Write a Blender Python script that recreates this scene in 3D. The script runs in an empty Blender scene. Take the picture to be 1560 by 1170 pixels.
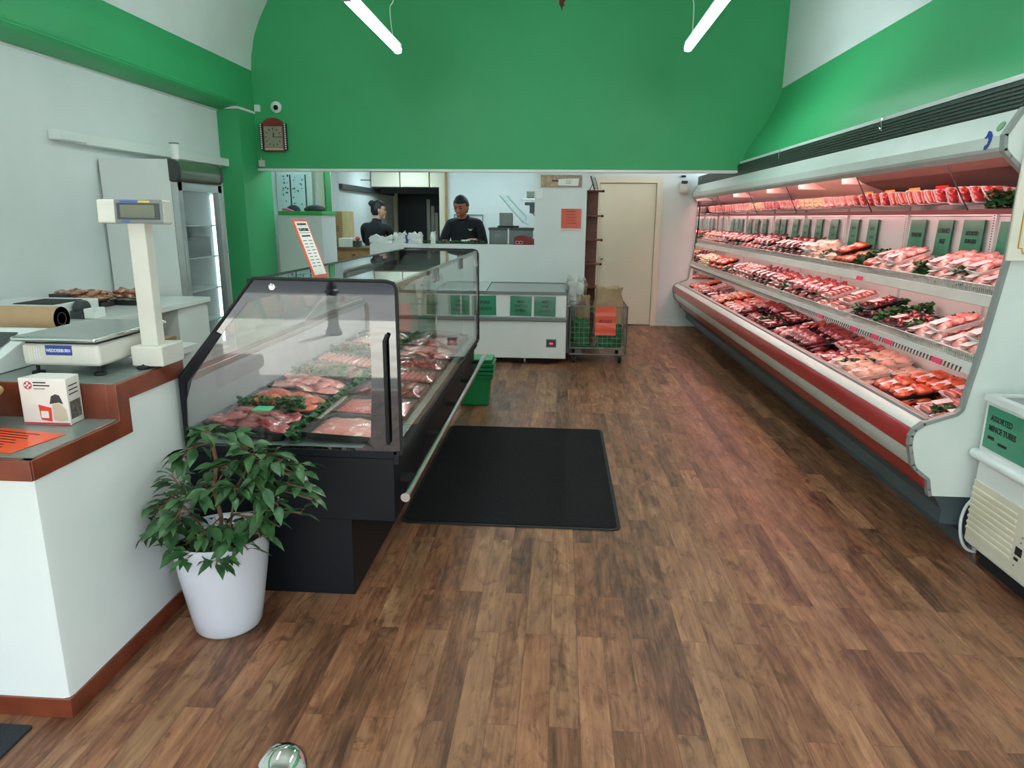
import bpy, bmesh, math, random
from mathutils import Vector, Matrix, noise
random.seed(7)
SC = bpy.context.scene
COL = SC.collection
PI = math.pi

# ------------------------------------------------------------------ helpers
def S(r, g, b):
    f = lambda c: ((c/255+.055)/1.055)**2.4 if c/255 > .04045 else c/255/12.92
    return (f(r), f(g), f(b), 1)

MATS = {}
def mat(name, col, rough=.5, metal=0, coat=0, emit=None, estr=0, bump=0, bscale=40, spec=.5, var=None, vscale=6, coatr=.05, sss=0):
    if name in MATS: return MATS[name]
    m = bpy.data.materials.new(name); m.use_nodes = True
    nt = m.node_tree; b = nt.nodes['Principled BSDF']
    b.inputs['Base Color'].default_value = col
    b.inputs['Roughness'].default_value = rough
    b.inputs['Metallic'].default_value = metal
    b.inputs['Coat Weight'].default_value = coat
    b.inputs['Coat Roughness'].default_value = coatr
    b.inputs['Specular IOR Level'].default_value = spec
    if emit:
        b.inputs['Emission Color'].default_value = emit
        b.inputs['Emission Strength'].default_value = estr
    tc = nt.nodes.new('ShaderNodeTexCoord')
    n = nt.nodes.new('ShaderNodeTexNoise'); n.inputs['Scale'].default_value = vscale; n.inputs['Detail'].default_value = 5
    nt.links.new(tc.outputs['Object'], n.inputs['Vector'])
    if var is None and not emit:
        var = tuple(c*.9 for c in col[:3])+(1,)
    if var:
        r = nt.nodes.new('ShaderNodeValToRGB')
        r.color_ramp.elements[0].position = .35; r.color_ramp.elements[1].position = .65
        r.color_ramp.elements[0].color = var; r.color_ramp.elements[1].color = col
        nt.links.new(n.outputs['Fac'], r.inputs['Fac']); nt.links.new(r.outputs['Color'], b.inputs['Base Color'])
    if bump:
        n2 = nt.nodes.new('ShaderNodeTexNoise'); n2.inputs['Scale'].default_value = bscale; n2.inputs['Detail'].default_value = 3
        nt.links.new(tc.outputs['Object'], n2.inputs['Vector'])
        bp = nt.nodes.new('ShaderNodeBump'); bp.inputs['Strength'].default_value = bump; bp.inputs['Distance'].default_value = .01
        nt.links.new(n2.outputs['Fac'], bp.inputs['Height'])
        nt.links.new(bp.outputs['Normal'], b.inputs['Normal'])
        if coat: nt.links.new(bp.outputs['Normal'], b.inputs['Coat Normal'])
    MATS[name] = m
    return m

def glass(name, tint=(1, 1, 1, 1), ior=1.5, rough=.0):
    """thin pane: see-through with a Fresnel reflection"""
    if name in MATS: return MATS[name]
    m = bpy.data.materials.new(name); m.use_nodes = True; nt = m.node_tree
    nt.nodes.remove(nt.nodes['Principled BSDF']); out = nt.nodes['Material Output']
    t = nt.nodes.new('ShaderNodeBsdfTransparent'); t.inputs['Color'].default_value = tint
    g = nt.nodes.new('ShaderNodeBsdfGlossy'); g.inputs['Roughness'].default_value = rough
    f = nt.nodes.new('ShaderNodeFresnel')
    # both faces of the thin pane reflect as air-to-glass, so the far face does not turn into a mirror
    ge = nt.nodes.new('ShaderNodeNewGeometry'); mr = nt.nodes.new('ShaderNodeMapRange')
    mr.inputs['To Min'].default_value = ior; mr.inputs['To Max'].default_value = 1/ior
    nt.links.new(ge.outputs['Backfacing'], mr.inputs['Value']); nt.links.new(mr.outputs['Result'], f.inputs['IOR'])
    x = nt.nodes.new('ShaderNodeMixShader')
    nt.links.new(f.outputs[0], x.inputs[0]); nt.links.new(t.outputs[0], x.inputs[1]); nt.links.new(g.outputs[0], x.inputs[2])
    nt.links.new(x.outputs[0], out.inputs['Surface'])
    MATS[name] = m
    return m

ORG = {}
def reg(o, org): ORG[o.name] = Vector(org)

class MB:
    def __init__(s): s.v = []; s.f = []; s.m = []; s.cur = 0
    def mi(s, i): s.cur = i; return s
    def add(s, vs, fs):
        n = len(s.v); s.v += [Vector(v) for v in vs]
        for f in fs: s.f.append(tuple(n+i for i in f)); s.m.append(s.cur)
        return s
    def box(s, x0, y0, z0, x1, y1, z1, M=None):
        x0, x1 = min(x0, x1), max(x0, x1); y0, y1 = min(y0, y1), max(y0, y1); z0, z1 = min(z0, z1), max(z0, z1)
        vs = [Vector(p) for p in ((x0,y0,z0),(x1,y0,z0),(x1,y1,z0),(x0,y1,z0),(x0,y0,z1),(x1,y0,z1),(x1,y1,z1),(x0,y1,z1))]
        if M: vs = [M @ v for v in vs]
        return s.add(vs, [(3,2,1,0),(4,5,6,7),(0,1,5,4),(1,2,6,5),(2,3,7,6),(3,0,4,7)])
    def prism(s, prof, a0, a1, axis='y'):
        """extrude a closed 2-D profile; axis y: prof=(x,z); axis x: prof=(y,z); axis z: prof=(x,y)"""
        def P(p, a): return {'y': (p[0], a, p[1]), 'x': (a, p[0], p[1]), 'z': (p[0], p[1], a)}[axis]
        n = len(prof); vs = [P(p, a0) for p in prof]+[P(p, a1) for p in prof]
        fs = [(i, (i+1) % n, (i+1) % n+n, i+n) for i in range(n)]+[tuple(range(n))[::-1], tuple(range(n, 2*n))]
        return s.add(vs, fs)
    def sheet(s, prof, a0, a1, th):
        """an open profile in x,z given thickness th, extruded along y"""
        p = [Vector((q[0], q[1])) for q in prof]; o = []
        for i in range(len(p)):
            d = (p[min(i+1, len(p)-1)]-p[max(i-1, 0)]).normalized(); o.append(p[i]+Vector((d.y, -d.x))*th)
        return s.prism([tuple(q) for q in p]+[tuple(q) for q in o[::-1]], a0, a1)
    def cyl(s, p0, p1, r, n=12, r2=None, cap=True):
        p0, p1 = Vector(p0), Vector(p1); r2 = r if r2 is None else r2
        d = (p1-p0).normalized(); a = d.orthogonal().normalized(); b = d.cross(a)
        vs = []
        for p, q in ((p0, r), (p1, r2)):
            for i in range(n):
                t = 2*PI*i/n; vs.append(p+(a*math.cos(t)+b*math.sin(t))*q)
        fs = [(i, (i+1) % n, (i+1) % n+n, i+n) for i in range(n)]
        if cap: fs += [tuple(range(n))[::-1], tuple(range(n, 2*n))]
        return s.add(vs, fs)
    def tube(s, pts, r, n=8):
        pts = [Vector(p) for p in pts]; vs = []; a = None
        for i, p in enumerate(pts):
            d = (pts[min(i+1, len(pts)-1)]-pts[max(i-1, 0)]).normalized()
            a = d.orthogonal().normalized() if a is None else (a-d*a.dot(d)).normalized()
            b = d.cross(a)
            for k in range(n):
                t = 2*PI*k/n; vs.append(p+(a*math.cos(t)+b*math.sin(t))*r)
        fs = []
        for i in range(len(pts)-1):
            for k in range(n): fs.append((i*n+k, i*n+(k+1) % n, (i+1)*n+(k+1) % n, (i+1)*n+k))
        fs += [tuple(range(n))[::-1], tuple(range((len(pts)-1)*n, len(pts)*n))]
        return s.add(vs, fs)
    def lathe(s, prof, c=(0, 0, 0), n=32, axis='z'):
        vs = []; c = Vector(c)
        for r, z in prof:
            for i in range(n):
                t = 2*PI*i/n; x, y = r*math.cos(t), r*math.sin(t)
                vs.append(c+(Vector((x, y, z)) if axis == 'z' else Vector((x, -z, y)) if axis == 'y' else Vector((z, x, y))))
        fs = []
        for j in range(len(prof)-1):
            for i in range(n): fs.append((j*n+i, j*n+(i+1) % n, (j+1)*n+(i+1) % n, (j+1)*n+i))
        if prof[0][0] > 1e-6: fs.append(tuple(range(n))[::-1])
        if prof[-1][0] > 1e-6: fs.append(tuple(range((len(prof)-1)*n, len(prof)*n)))
        return s.add(vs, fs)
    def ball(s, c, r, n=16, m=10, M=None, nz=0, ns=8):
        if not hasattr(r, '__len__'): r = (r, r, r)
        c = Vector(c); vs = []; sd = Vector((random.random()*50, 0, 0))
        for j in range(m+1):
            ph = PI*j/m
            for i in range(n):
                t = 2*PI*i/n; u = Vector((math.sin(ph)*math.cos(t), math.sin(ph)*math.sin(t), math.cos(ph)))
                k = 1+(nz*noise.noise(u*ns*.3+sd) if nz else 0)
                p = Vector((u.x*r[0], u.y*r[1], u.z*r[2]))*k
                if M: p = M @ p
                vs.append(c+p)
        fs = [(j*n+i, (j+1)*n+i, (j+1)*n+(i+1) % n, j*n+(i+1) % n) for j in range(m) for i in range(n)]
        return s.add(vs, fs)
    def build(s, name, mats, parent=None, bevel=0, smooth=True, seg=2, angle=35, weld=True):
        me = bpy.data.meshes.new(name)
        off = ORG[parent.name] if parent is not None else Vector((0, 0, 0))
        me.from_pydata([v-off for v in s.v], [], s.f)
        if not isinstance(mats, (list, tuple)): mats = [mats]
        for m in mats: me.materials.append(m)
        for p, i in zip(me.polygons, s.m): p.material_index = i
        bm = bmesh.new(); bm.from_mesh(me)
        if weld: bmesh.ops.remove_doubles(bm, verts=bm.verts, dist=1e-6)
        bmesh.ops.recalc_face_normals(bm, faces=bm.faces)
        bm.to_mesh(me); bm.free()
        if smooth:
            me.polygons.foreach_set('use_smooth', [True]*len(me.polygons))
            me.set_sharp_from_angle(angle=math.radians(angle))
        o = bpy.data.objects.new(name, me); COL.objects.link(o)
        if parent is not None: o.parent = parent
        reg(o, off)
        if bevel:
            b = o.modifiers.new('bevel', 'BEVEL'); b.width = bevel; b.segments = seg; b.limit_method = 'ANGLE'; b.angle_limit = math.radians(40)
            b.harden_normals = True
        return o

def curve_pts(p, n=6):
    p = [Vector(q) for q in p]; o = []
    for i in range(len(p)-1):
        a, b, c, d = p[max(i-1, 0)], p[i], p[i+1], p[min(i+2, len(p)-1)]
        for k in range(n):
            t = k/n; o.append(.5*((2*b)+(c-a)*t+(2*a-5*b+4*c-d)*t*t+(3*b-3*c+d-a)*t**3))
    return o+[p[-1]]
def tag(o, label, cat, group=None):
    o['label'] = label; o['category'] = cat
    if group: o['group'] = group
    return o
def struct(o): o['kind'] = 'structure'; return o
def thing(name, loc, label, cat, group=None):
    o = bpy.data.objects.new(name, None); COL.objects.link(o); o.location = loc; o.empty_display_size = .05
    reg(o, loc); return tag(o, label, cat, group)
def dup(root, loc, rot=(0, 0, 0), label=None, group=None, scale=None, cat=None):
    r = root.copy(); COL.objects.link(r); r.location = loc; r.rotation_euler = rot
    if scale: r.scale = scale
    if label: r['label'] = label
    if group: r['group'] = group
    if cat: r['category'] = cat
    for ch in list(root.children):
        c = ch.copy(); COL.objects.link(c); c.parent = r
        for g in ch.children:
            d = g.copy(); COL.objects.link(d); d.parent = c
    return r

def text(body, size, M, m, parent=None, name='lettering', align='CENTER', ext=.0006, line=1.0, sx=1, bold=0):
    cu = bpy.data.curves.new('t', 'FONT'); cu.body = body; cu.size = size; cu.align_x = align; cu.align_y = 'CENTER'
    cu.extrude = ext; cu.space_line = line; cu.offset = bold; cu.resolution_u = 2
    t = bpy.data.objects.new('t', cu); COL.objects.link(t)
    dg = bpy.context.evaluated_depsgraph_get(); dg.update()
    me = bpy.data.meshes.new_from_object(t.evaluated_get(dg))
    bpy.data.objects.remove(t); bpy.data.curves.remove(cu)
    off = ORG[parent.name] if parent is not None else Vector((0, 0, 0))
    me.transform(Matrix.Translation(-off) @ M @ Matrix.Diagonal((sx, 1, 1, 1)))
    me.materials.clear(); me.materials.append(m)
    o = bpy.data.objects.new(name, me); COL.objects.link(o); o.parent = parent; reg(o, off)
    return o
def face_m(loc, right, up):
    """matrix for lettering: local x -> right, local y -> up"""
    r = Vector(right).normalized(); u = Vector(up).normalized(); n = r.cross(u)
    return Matrix.Translation(Vector(loc)) @ Matrix((r, u, n)).transposed().to_4x4()

# ------------------------------------------------------------------ materials
WHITE = mat('white_paint', S(218, 224, 224), .55, bump=.05, bscale=60, var=S(212, 219, 218), vscale=2)
WHITE2 = mat('white_enamel', S(226, 230, 228), .3, coat=.3, var=S(220, 225, 223), vscale=2)
CREAM = mat('cream_paint', S(226, 219, 200), .5, var=S(219, 212, 192), vscale=2)
GREEN = mat('green_paint', S(56, 164, 103), .5, bump=.06, bscale=80, var=S(52, 159, 99), vscale=1.5)
GREENTRIM = mat('green_trim_paint', S(36, 140, 82), .4)
BLACK = mat('black_powder_coat', S(12, 16, 24), .5, spec=.3, var=S(10, 14, 20))
BLACKM = mat('black_matte', S(20, 20, 22), .7)
FRIT = mat('black_glass_border', S(14, 15, 18), .03, coat=1, coatr=.0, spec=1.0)
GREYP = mat('grey_plastic', S(120, 126, 126), .4)
DGREY = mat('dark_grey_plastic', S(58, 64, 66), .45)
ALU = mat('aluminium', S(196, 200, 200), .32, metal=.9, var=S(186, 190, 190))
STEEL = mat('stainless_steel', S(205, 207, 205), .22, metal=1, var=S(195, 198, 196))
CHROME = mat('chrome', S(225, 225, 222), .06, metal=1, var=S(220, 220, 218))
REDW = mat('jarrah_trim', S(126, 60, 38), .35, coat=.3, var=S(98, 42, 26), vscale=9)
LAM = mat('grey_green_laminate', S(118, 128, 122), .3, coat=.2, var=S(108, 118, 112), vscale=30)
REDP = mat('red_plastic_stripe', S(178, 40, 44), .28, coat=.4, var=S(168, 36, 40))
IVORY = mat('ivory_plastic', S(214, 212, 203), .45)
ORANGE = mat('orange_paper', S(240, 84, 36), .55, coat=.5, var=S(234, 76, 32))
SGREEN = mat('green_paper', S(38, 134, 98), .45, coat=.6, coatr=.12, var=S(32, 126, 92), bump=.1, bscale=14)
BLK = mat('black_print', S(18, 26, 24), .6)
PINKT = mat('pink_ticket', S(240, 60, 110), .5)
PAPER = mat('white_paper', S(232, 234, 230), .6)
KRAFT = mat('kraft_paper', S(176, 150, 116), .8, bump=.3, bscale=30, var=S(160, 134, 100))
CARD = mat('cardboard', S(160, 128, 84), .8, var=S(150, 118, 76))
GLASS = glass('clear_glass', (.95, .975, .965, 1))
GLASS_T = glass('case_glass', (.93, .965, .95, 1))
FILM = glass('clear_film', (.97, .97, .97, 1), 1.4, .12)
MIRROR = mat('mirror_panel', S(235, 225, 222), .04, metal=1)
TIMBER = mat('pine_timber', S(176, 138, 92), .5, var=S(156, 116, 72), vscale=12)
BROWNW = mat('brown_bookcase', S(122, 72, 46), .45, var=S(104, 58, 36), vscale=12)
GREENPL = mat('green_plastic', S(16, 132, 72), .4)
LEAFP = mat('parsley_plastic', S(46, 104, 50), .55, var=S(26, 70, 34), vscale=60)
LEAF = mat('ficus_leaf', S(58, 98, 52), .42, var=S(34, 70, 38), vscale=25)
STEM = mat('ficus_stem', S(120, 92, 66), .8)
SOIL = mat('potting_soil', S(52, 38, 28), .9, bump=.6)
LAMPW = mat('lamp_tube', (1, 1, 1, 1), .4, emit=(.84, 1, 1, 1), estr=25)
PINKL = mat('pink_meat_tube', (1, .7, .7, 1), .4, emit=(1, .42, .42, 1), estr=17)

def floor_mat():
    m = bpy.data.materials.new('wood_vinyl_planks'); m.use_nodes = True; nt = m.node_tree; b = nt.nodes['Principled BSDF']
    N = nt.nodes.new; L = nt.links.new
    tc = N('ShaderNodeTexCoord'); mp = N('ShaderNodeMapping'); mp.inputs['Rotation'].default_value = (0, 0, PI/2)
    L(tc.outputs['Object'], mp.inputs['Vector'])
    br = N('ShaderNodeTexBrick'); br.offset = .37; br.squash = 1
    br.inputs['Scale'].default_value = 1; br.inputs['Brick Width'].default_value = .78; br.inputs['Row Height'].default_value = .098
    br.inputs['Mortar Size'].default_value = .0011; br.inputs['Mortar Smooth'].default_value = .3; br.inputs['Bias'].default_value = 0
    br.inputs['Color1'].default_value = (0, 0, 0, 1); br.inputs['Color2'].default_value = (1, 1, 1, 1); br.inputs['Mortar'].default_value = (.5, .5, .5, 1)
    L(mp.outputs[0], br.inputs['Vector'])
    # grain, stretched along the plank (world y), shifted per plank
    m2 = N('ShaderNodeMapping'); m2.inputs['Scale'].default_value = (1, .075, 1)
    ad = N('ShaderNodeVectorMath'); ad.operation = 'MULTIPLY_ADD'; ad.inputs[1].default_value = (7, 7, 7)
    L(br.outputs['Color'], ad.inputs[0]); L(tc.outputs['Object'], ad.inputs[2]); L(ad.outputs[0], m2.inputs['Vector'])
    g = N('ShaderNodeTexNoise'); g.inputs['Scale'].default_value = 58; g.inputs['Detail'].default_value = 9; g.inputs['Roughness'].default_value = .7; g.inputs['Distortion'].default_value = .6
    L(m2.outputs[0], g.inputs['Vector'])
    m3 = N('ShaderNodeMapping'); m3.inputs['Scale'].default_value = (1, .3, 1); L(ad.outputs[0], m3.inputs['Vector'])
    k = N('ShaderNodeTexNoise'); k.inputs['Scale'].default_value = 9; k.inputs['Detail'].default_value = 4; k.inputs['Distortion'].default_value = 1.2
    L(m3.outputs[0], k.inputs['Vector'])
    mx = N('ShaderNodeMix'); mx.data_type = 'FLOAT'; mx.inputs[0].default_value = .48; L(g.outputs['Fac'], mx.inputs[2]); L(k.outputs['Fac'], mx.inputs[3])
    m4 = N('ShaderNodeMath'); m4.operation = 'MULTIPLY_ADD'; m4.inputs[1].default_value = .17; L(br.outputs['Color'], m4.inputs[0]); L(mx.outputs[0], m4.inputs[2])
    r = N('ShaderNodeValToRGB'); cr = r.color_ramp
    cr.elements[0].position = .36; cr.elements[0].color = S(50, 33, 24); cr.elements[1].position = .84; cr.elements[1].color = S(182, 140, 104)
    for p, c in ((.46, S(88, 58, 42)), (.56, S(120, 82, 60)), (.70, S(152, 110, 82))):
        e = cr.elements.new(p); e.color = c
    L(m4.outputs[0], r.inputs['Fac'])
    # each plank leans a little redder or yellower; knots and dark stains run through the print
    hu = N('ShaderNodeTexWhiteNoise'); hu.noise_dimensions = '3D'; L(br.outputs['Color'], hu.inputs['Vector'])
    hr = N('ShaderNodeValToRGB'); hr.color_ramp.elements[0].color = (1.07, .94, .89, 1); hr.color_ramp.elements[1].color = (.95, .98, .95, 1)
    L(hu.outputs['Value'], hr.inputs['Fac'])
    hm = N('ShaderNodeMix'); hm.data_type = 'RGBA'; hm.blend_type = 'MULTIPLY'; hm.inputs[0].default_value = 1
    L(r.outputs['Color'], hm.inputs[6]); L(hr.outputs['Color'], hm.inputs[7])
    m5 = N('ShaderNodeMapping'); m5.inputs['Scale'].default_value = (1, .42, 1); L(ad.outputs[0], m5.inputs['Vector'])
    sn = N('ShaderNodeTexNoise'); sn.inputs['Scale'].default_value = 14; sn.inputs['Detail'].default_value = 6; sn.inputs['Roughness'].default_value = .7; sn.inputs['Distortion'].default_value = 1.6
    L(m5.outputs[0], sn.inputs['Vector'])
    sr = N('ShaderNodeValToRGB'); sr.color_ramp.elements[0].position = .52; sr.color_ramp.elements[0].color = (1, 1, 1, 1); sr.color_ramp.elements[1].position = .68; sr.color_ramp.elements[1].color = (.5, .46, .42, 1)
    L(sn.outputs['Fac'], sr.inputs['Fac'])
    sm = N('ShaderNodeMix'); sm.data_type = 'RGBA'; sm.blend_type = 'MULTIPLY'; sm.inputs[0].default_value = 1
    L(hm.outputs[2], sm.inputs[6]); L(sr.outputs['Color'], sm.inputs[7])
    dk = N('ShaderNodeMix'); dk.data_type = 'RGBA'; dk.inputs[7].default_value = S(44, 28, 20)
    sc = N('ShaderNodeMath'); sc.operation = 'MULTIPLY'; sc.inputs[1].default_value = .5; L(br.outputs['Fac'], sc.inputs[0])
    L(sc.outputs[0], dk.inputs[0]); L(sm.outputs[2], dk.inputs[6]); L(dk.outputs[2], b.inputs['Base Color'])
    b.inputs['Roughness'].default_value = .42; b.inputs['Specular IOR Level'].default_value = .4
    bp = N('ShaderNodeBump'); bp.inputs['Strength'].default_value = .12; bp.inputs['Distance'].default_value = .004
    L(g.outputs['Fac'], bp.inputs['Height']); L(bp.outputs['Normal'], b.inputs['Normal'])
    return m

# ------------------------------------------------------------------ camera
cam = bpy.data.cameras.new('camera'); co = bpy.data.objects.new('camera', cam); COL.objects.link(co)
yaw, pitch, roll = math.radians(3.85), math.radians(13.6), math.radians(.5)
fw = Vector((-math.sin(yaw)*math.cos(pitch), math.cos(yaw)*math.cos(pitch), -math.sin(pitch)))
r0 = Vector((math.cos(yaw), math.sin(yaw), 0)); u0 = r0.cross(fw)
rr = r0*math.cos(roll)+u0*math.sin(roll); uu = u0*math.cos(roll)-r0*math.sin(roll)
co.matrix_world = Matrix.Translation((0, 0, 1.55)) @ Matrix((rr, uu, -fw)).transposed().to_4x4()
cam.sensor_width = 36; cam.lens = 1050/1560*36; cam.clip_start = .05; cam.clip_end = 80
SC.camera = co

# ------------------------------------------------------------------ the room
FY = -.9     # shopfront plane
struct(MB().box(-4.4, FY, -.06, 2.75, 15, 0).build('floor', floor_mat(), smooth=False))
# left: white lower wall with the green band above it
struct(MB().box(-3.9, FY, 0, -3.7, 7.6, 2.66).build('wall_left', WHITE, smooth=False))
struct(MB().box(-3.9, FY, 2.7, -3.46, 8.0, 3.1).build('wall_left_upper', GREEN, smooth=False))
struct(MB().prism([(-3.7, 2.645), (-3.62, 2.645), (-3.56, 2.66), (-3.50, 2.672), (-3.47, 2.69), (-3.455, 2.72), (-3.46, 2.74), (-3.9, 2.74), (-3.9, 2.66)], FY, 7.62).build('trim_1', GREEN))
struct(MB().box(-3.72, FY, 2.628, -3.685, 7.6, 2.648).box(-3.72, 7.575, 2.648, -3.455, 7.6, 2.672).box(-3.475, 7.6, 2.648, -3.45, 8.0, 2.672).build('trim_2', WHITE2, smooth=False))
struct(MB().box(-3.9, 7.6, 0, -3.46, 8.36, 2.7).build('wall_left_pillar', GREEN, smooth=False))
# vaulted ceiling
vp = [(-3.46, 3.1), (-3.445, 3.25), (-3.40, 3.45), (-3.325, 3.62), (-3.215, 3.81), (-3.05, 4.0), (-2.8, 4.19), (-2.45, 4.34), (-2.0, 4.45), (-1.4, 4.52), (-.6, 4.56), (2.3, 4.56)]
struct(MB().prism(vp+[(2.3, 4.75), (-3.9, 4.75), (-3.9, 3.1)], FY, 8.1).build('ceiling', WHITE, angle=60))
# right: white upper wall, green band and the cove down to the chiller
struct(MB().box(2.3, FY, 2.9, 2.5, 8.0, 4.6).build('wall_right_upper', WHITE, smooth=False))
cove = [(1.945, 2.155), (1.965, 2.23), (2.0, 2.3), (2.05, 2.38), (2.12, 2.48), (2.19, 2.59), (2.25, 2.72), (2.285, 2.82), (2.3, 2.9)]
struct(MB().prism(cove+[(2.5, 2.9), (2.5, 2.155)], FY, 8.0).build('wall_right_cove', GREEN, angle=60))
struct(MB().box(1.925, FY, 2.135, 1.96, 8.0, 2.157).build('trim_3', WHITE2, smooth=False))
struct(MB().box(2.36, FY, 0, 2.56, 10.3, 2.155).build('wall_right', WHITE, smooth=False))
# bulkhead across the room
struct(MB().box(-3.9, 8.0, 2.065, 2.4, 8.12, 4.7).build('wall_bulkhead', GREEN, smooth=False))
struct(MB().box(-3.46, 7.985, 2.04, 1.93, 8.13, 2.066).build('trim_4', WHITE2, smooth=False))
# back of the shop
struct(MB().box(.15, 8.13, 0, .28, 8.9, 2.5).box(-.3, 8.0, 0, .28, 8.13, 2.04).build('wall_column', WHITE, smooth=False))
struct(MB().box(-2.2, 7.984, 0, -.222, 8.14, 1.225).prism([(-2.2, 1.225), (-2.185, 1.245), (-.215, 1.245), (-.215, 1.225)], 7.99, 8.15).build('wall_half', WHITE, smooth=False))
struct(MB().box(-1.68, 10.3, 0, .49, 10.42, 2.6).box(1.4, 10.3, 0, 2.56, 10.42, 2.6).box(.49, 10.3, 2.06, 1.4, 10.42, 2.6).build('wall_back', WHITE, smooth=False))
struct(MB().box(.4, 10.36, 0, 1.5, 10.42, 2.1).build('wall_light_block', WHITE, smooth=False))  # unseen box added behind the door to stop light leaking round it
struct(MB().box(.545, 10.31, .012, 1.345, 10.35, 2.035).build('door_1', CREAM, bevel=.003))
struct(MB().box(.46, 10.275, 0, .54, 10.31, 2.04).box(1.35, 10.275, 0, 1.43, 10.31, 2.04).box(.46, 10.275, 2.04, 1.43, 10.31, 2.12).build('trim_5', CREAM, smooth=False))
dk = MB().cyl((.60, 10.305, .985), (.60, 10.25, .985), .012).lathe([(.001, 0), (.022, .003), (.028, .014), (.024, .03), (.012, .036), (.001, .037)], (.60, 10.262, .985), 20, 'y').lathe([(.03, 0), (.03, .004), (.001, .005)], (.60, 10.31, .985), 20, 'y')
h = dk.build('door_handle', STEEL); h.parent = bpy.data.objects['door_1']
struct(MB().box(1.43, 10.285, 0, 2.3, 10.3, .09).build('baseboard_back', WHITE2, bevel=.003))
struct(MB().box(-3.9, 8.12, 2.5, 2.56, 15, 2.6).build('ceiling_back', WHITE, smooth=False))
struct(MB().box(-3.9, 8.36, 0, -3.7, 10.8, 2.5).build('wall_kitchen_left', WHITE, smooth=False))
struct(MB().box(-3.9, 10.8, 0, -3.42, 14.4, 2.5).build('wall_kitchen_passage', WHITE, smooth=False))
struct(MB().box(-3.9, 14.4, 0, 0, 14.55, 2.5).build('wall_kitchen_back', CREAM, smooth=False))
struct(MB().box(-1.78, 10.3, 0, -1.68, 14.4, 2.5).build('wall_kitchen_right', CREAM, smooth=False))
struct(MB().box(-1.69, 10.27, 0, -1.655, 10.3, 2.5).build('trim_6', TIMBER, smooth=False))
# white door in the left wall beside the fridge, seen edge-on
struct(MB().box(-3.7, 6.55, 0, -3.66, 7.45, 2.1).build('door_2', WHITE2, bevel=.003))
h = MB().lathe([(.026, 0), (.026, .008), (.001, .01)], (-3.66, 7.36, 1.16), 20, 'x').cyl((-3.66, 7.36, 1.16), (-3.60, 7.36, 1.16), .01).cyl((-3.605, 7.37, 1.16), (-3.6, 7.25, 1.16), .009).box(-3.66, 7.32, .97, -3.645, 7.4, 1.04).cyl((-3.65, 7.36, 1.0), (-3.62, 7.36, 1.0), .014).build('door_handle', STEEL)
h.parent = bpy.data.objects['door_2']
struct(MB().box(-3.7, 5.28, 2.06, -3.61, 7.62, 2.14).build('trim_7', WHITE2, bevel=.004))
# shopfront behind the viewer: a masonry frame round wide open doors and windows
sf = MB().box(-3.9, FY-.15, 0, -3.3, FY, 4.7).box(2.1, FY-.15, 0, 2.75, FY, 4.7).box(-3.3, FY-.15, 2.9, 2.1, FY, 4.7).box(-.98, FY-.12, 0, -.92, FY, 2.9)
struct(sf.build('wall_front', WHITE, smooth=False))

# ------------------------------------------------------------------ outside (seen in the reflections)
PAVE = mat('pavement', S(170, 168, 160), .8, var=S(150, 148, 140), vscale=3)
ROAD = mat('asphalt', S(92, 92, 92), .9, var=S(80, 80, 80), vscale=4)
struct(MB().box(-14, -5.2, -.06, 14, FY-.15, -.01).build('pavement', PAVE, smooth=False))
struct(MB().box(-14, -14, -.16, 14, -5.2, -.12).build('road', ROAD, smooth=False))
aw = thing('sun_block_awning', (0, -2.2, 2.95), 'unseen flat awning added over the pavement to keep sun out of the shop, behind the viewer', 'awning')
MB().box(-8, -3.6, 2.92, 8, FY-.15, 3.02).build('sun_block_board', WHITE, aw, smooth=False)  # unseen board added to stop direct sun entering the shop
fb = thing('shop_building', (0, -16, -.1), 'pale shop building across the street, seen only in reflections', 'building')
MB().box(-14, -18, -.1, 14, -14.2, 6).build('wall', mat('pale_render', S(205, 200, 190), .8), fb)
for i in range(7):
    MB().box(-12+i*3.5, -14.22, .5, -9.8+i*3.5, -14.19, 2.6).build('window', DGREY, fb)
MB().box(-14, -14.2, 2.9, 14, -12.6, 3.05).build('awning', mat('awning_grey', S(150, 155, 155), .6), fb)
bo = MB().lathe([(.11, 0), (.11, .06), (.085, .09), (.075, .13), (.07, .2), (.07, .55), (.095, .565), (.095, .6), (.07, .615), (.07, .66), (.05, .69), (.045, .71), (.03, .735), (.001, .74)], (-3.02, -3.9, -.01), 24)
tag(bo.build('bollard', BLACK), 'black cast heritage bollard on the pavement, mirrored in the glass end of the meat case', 'bollard')
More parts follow.
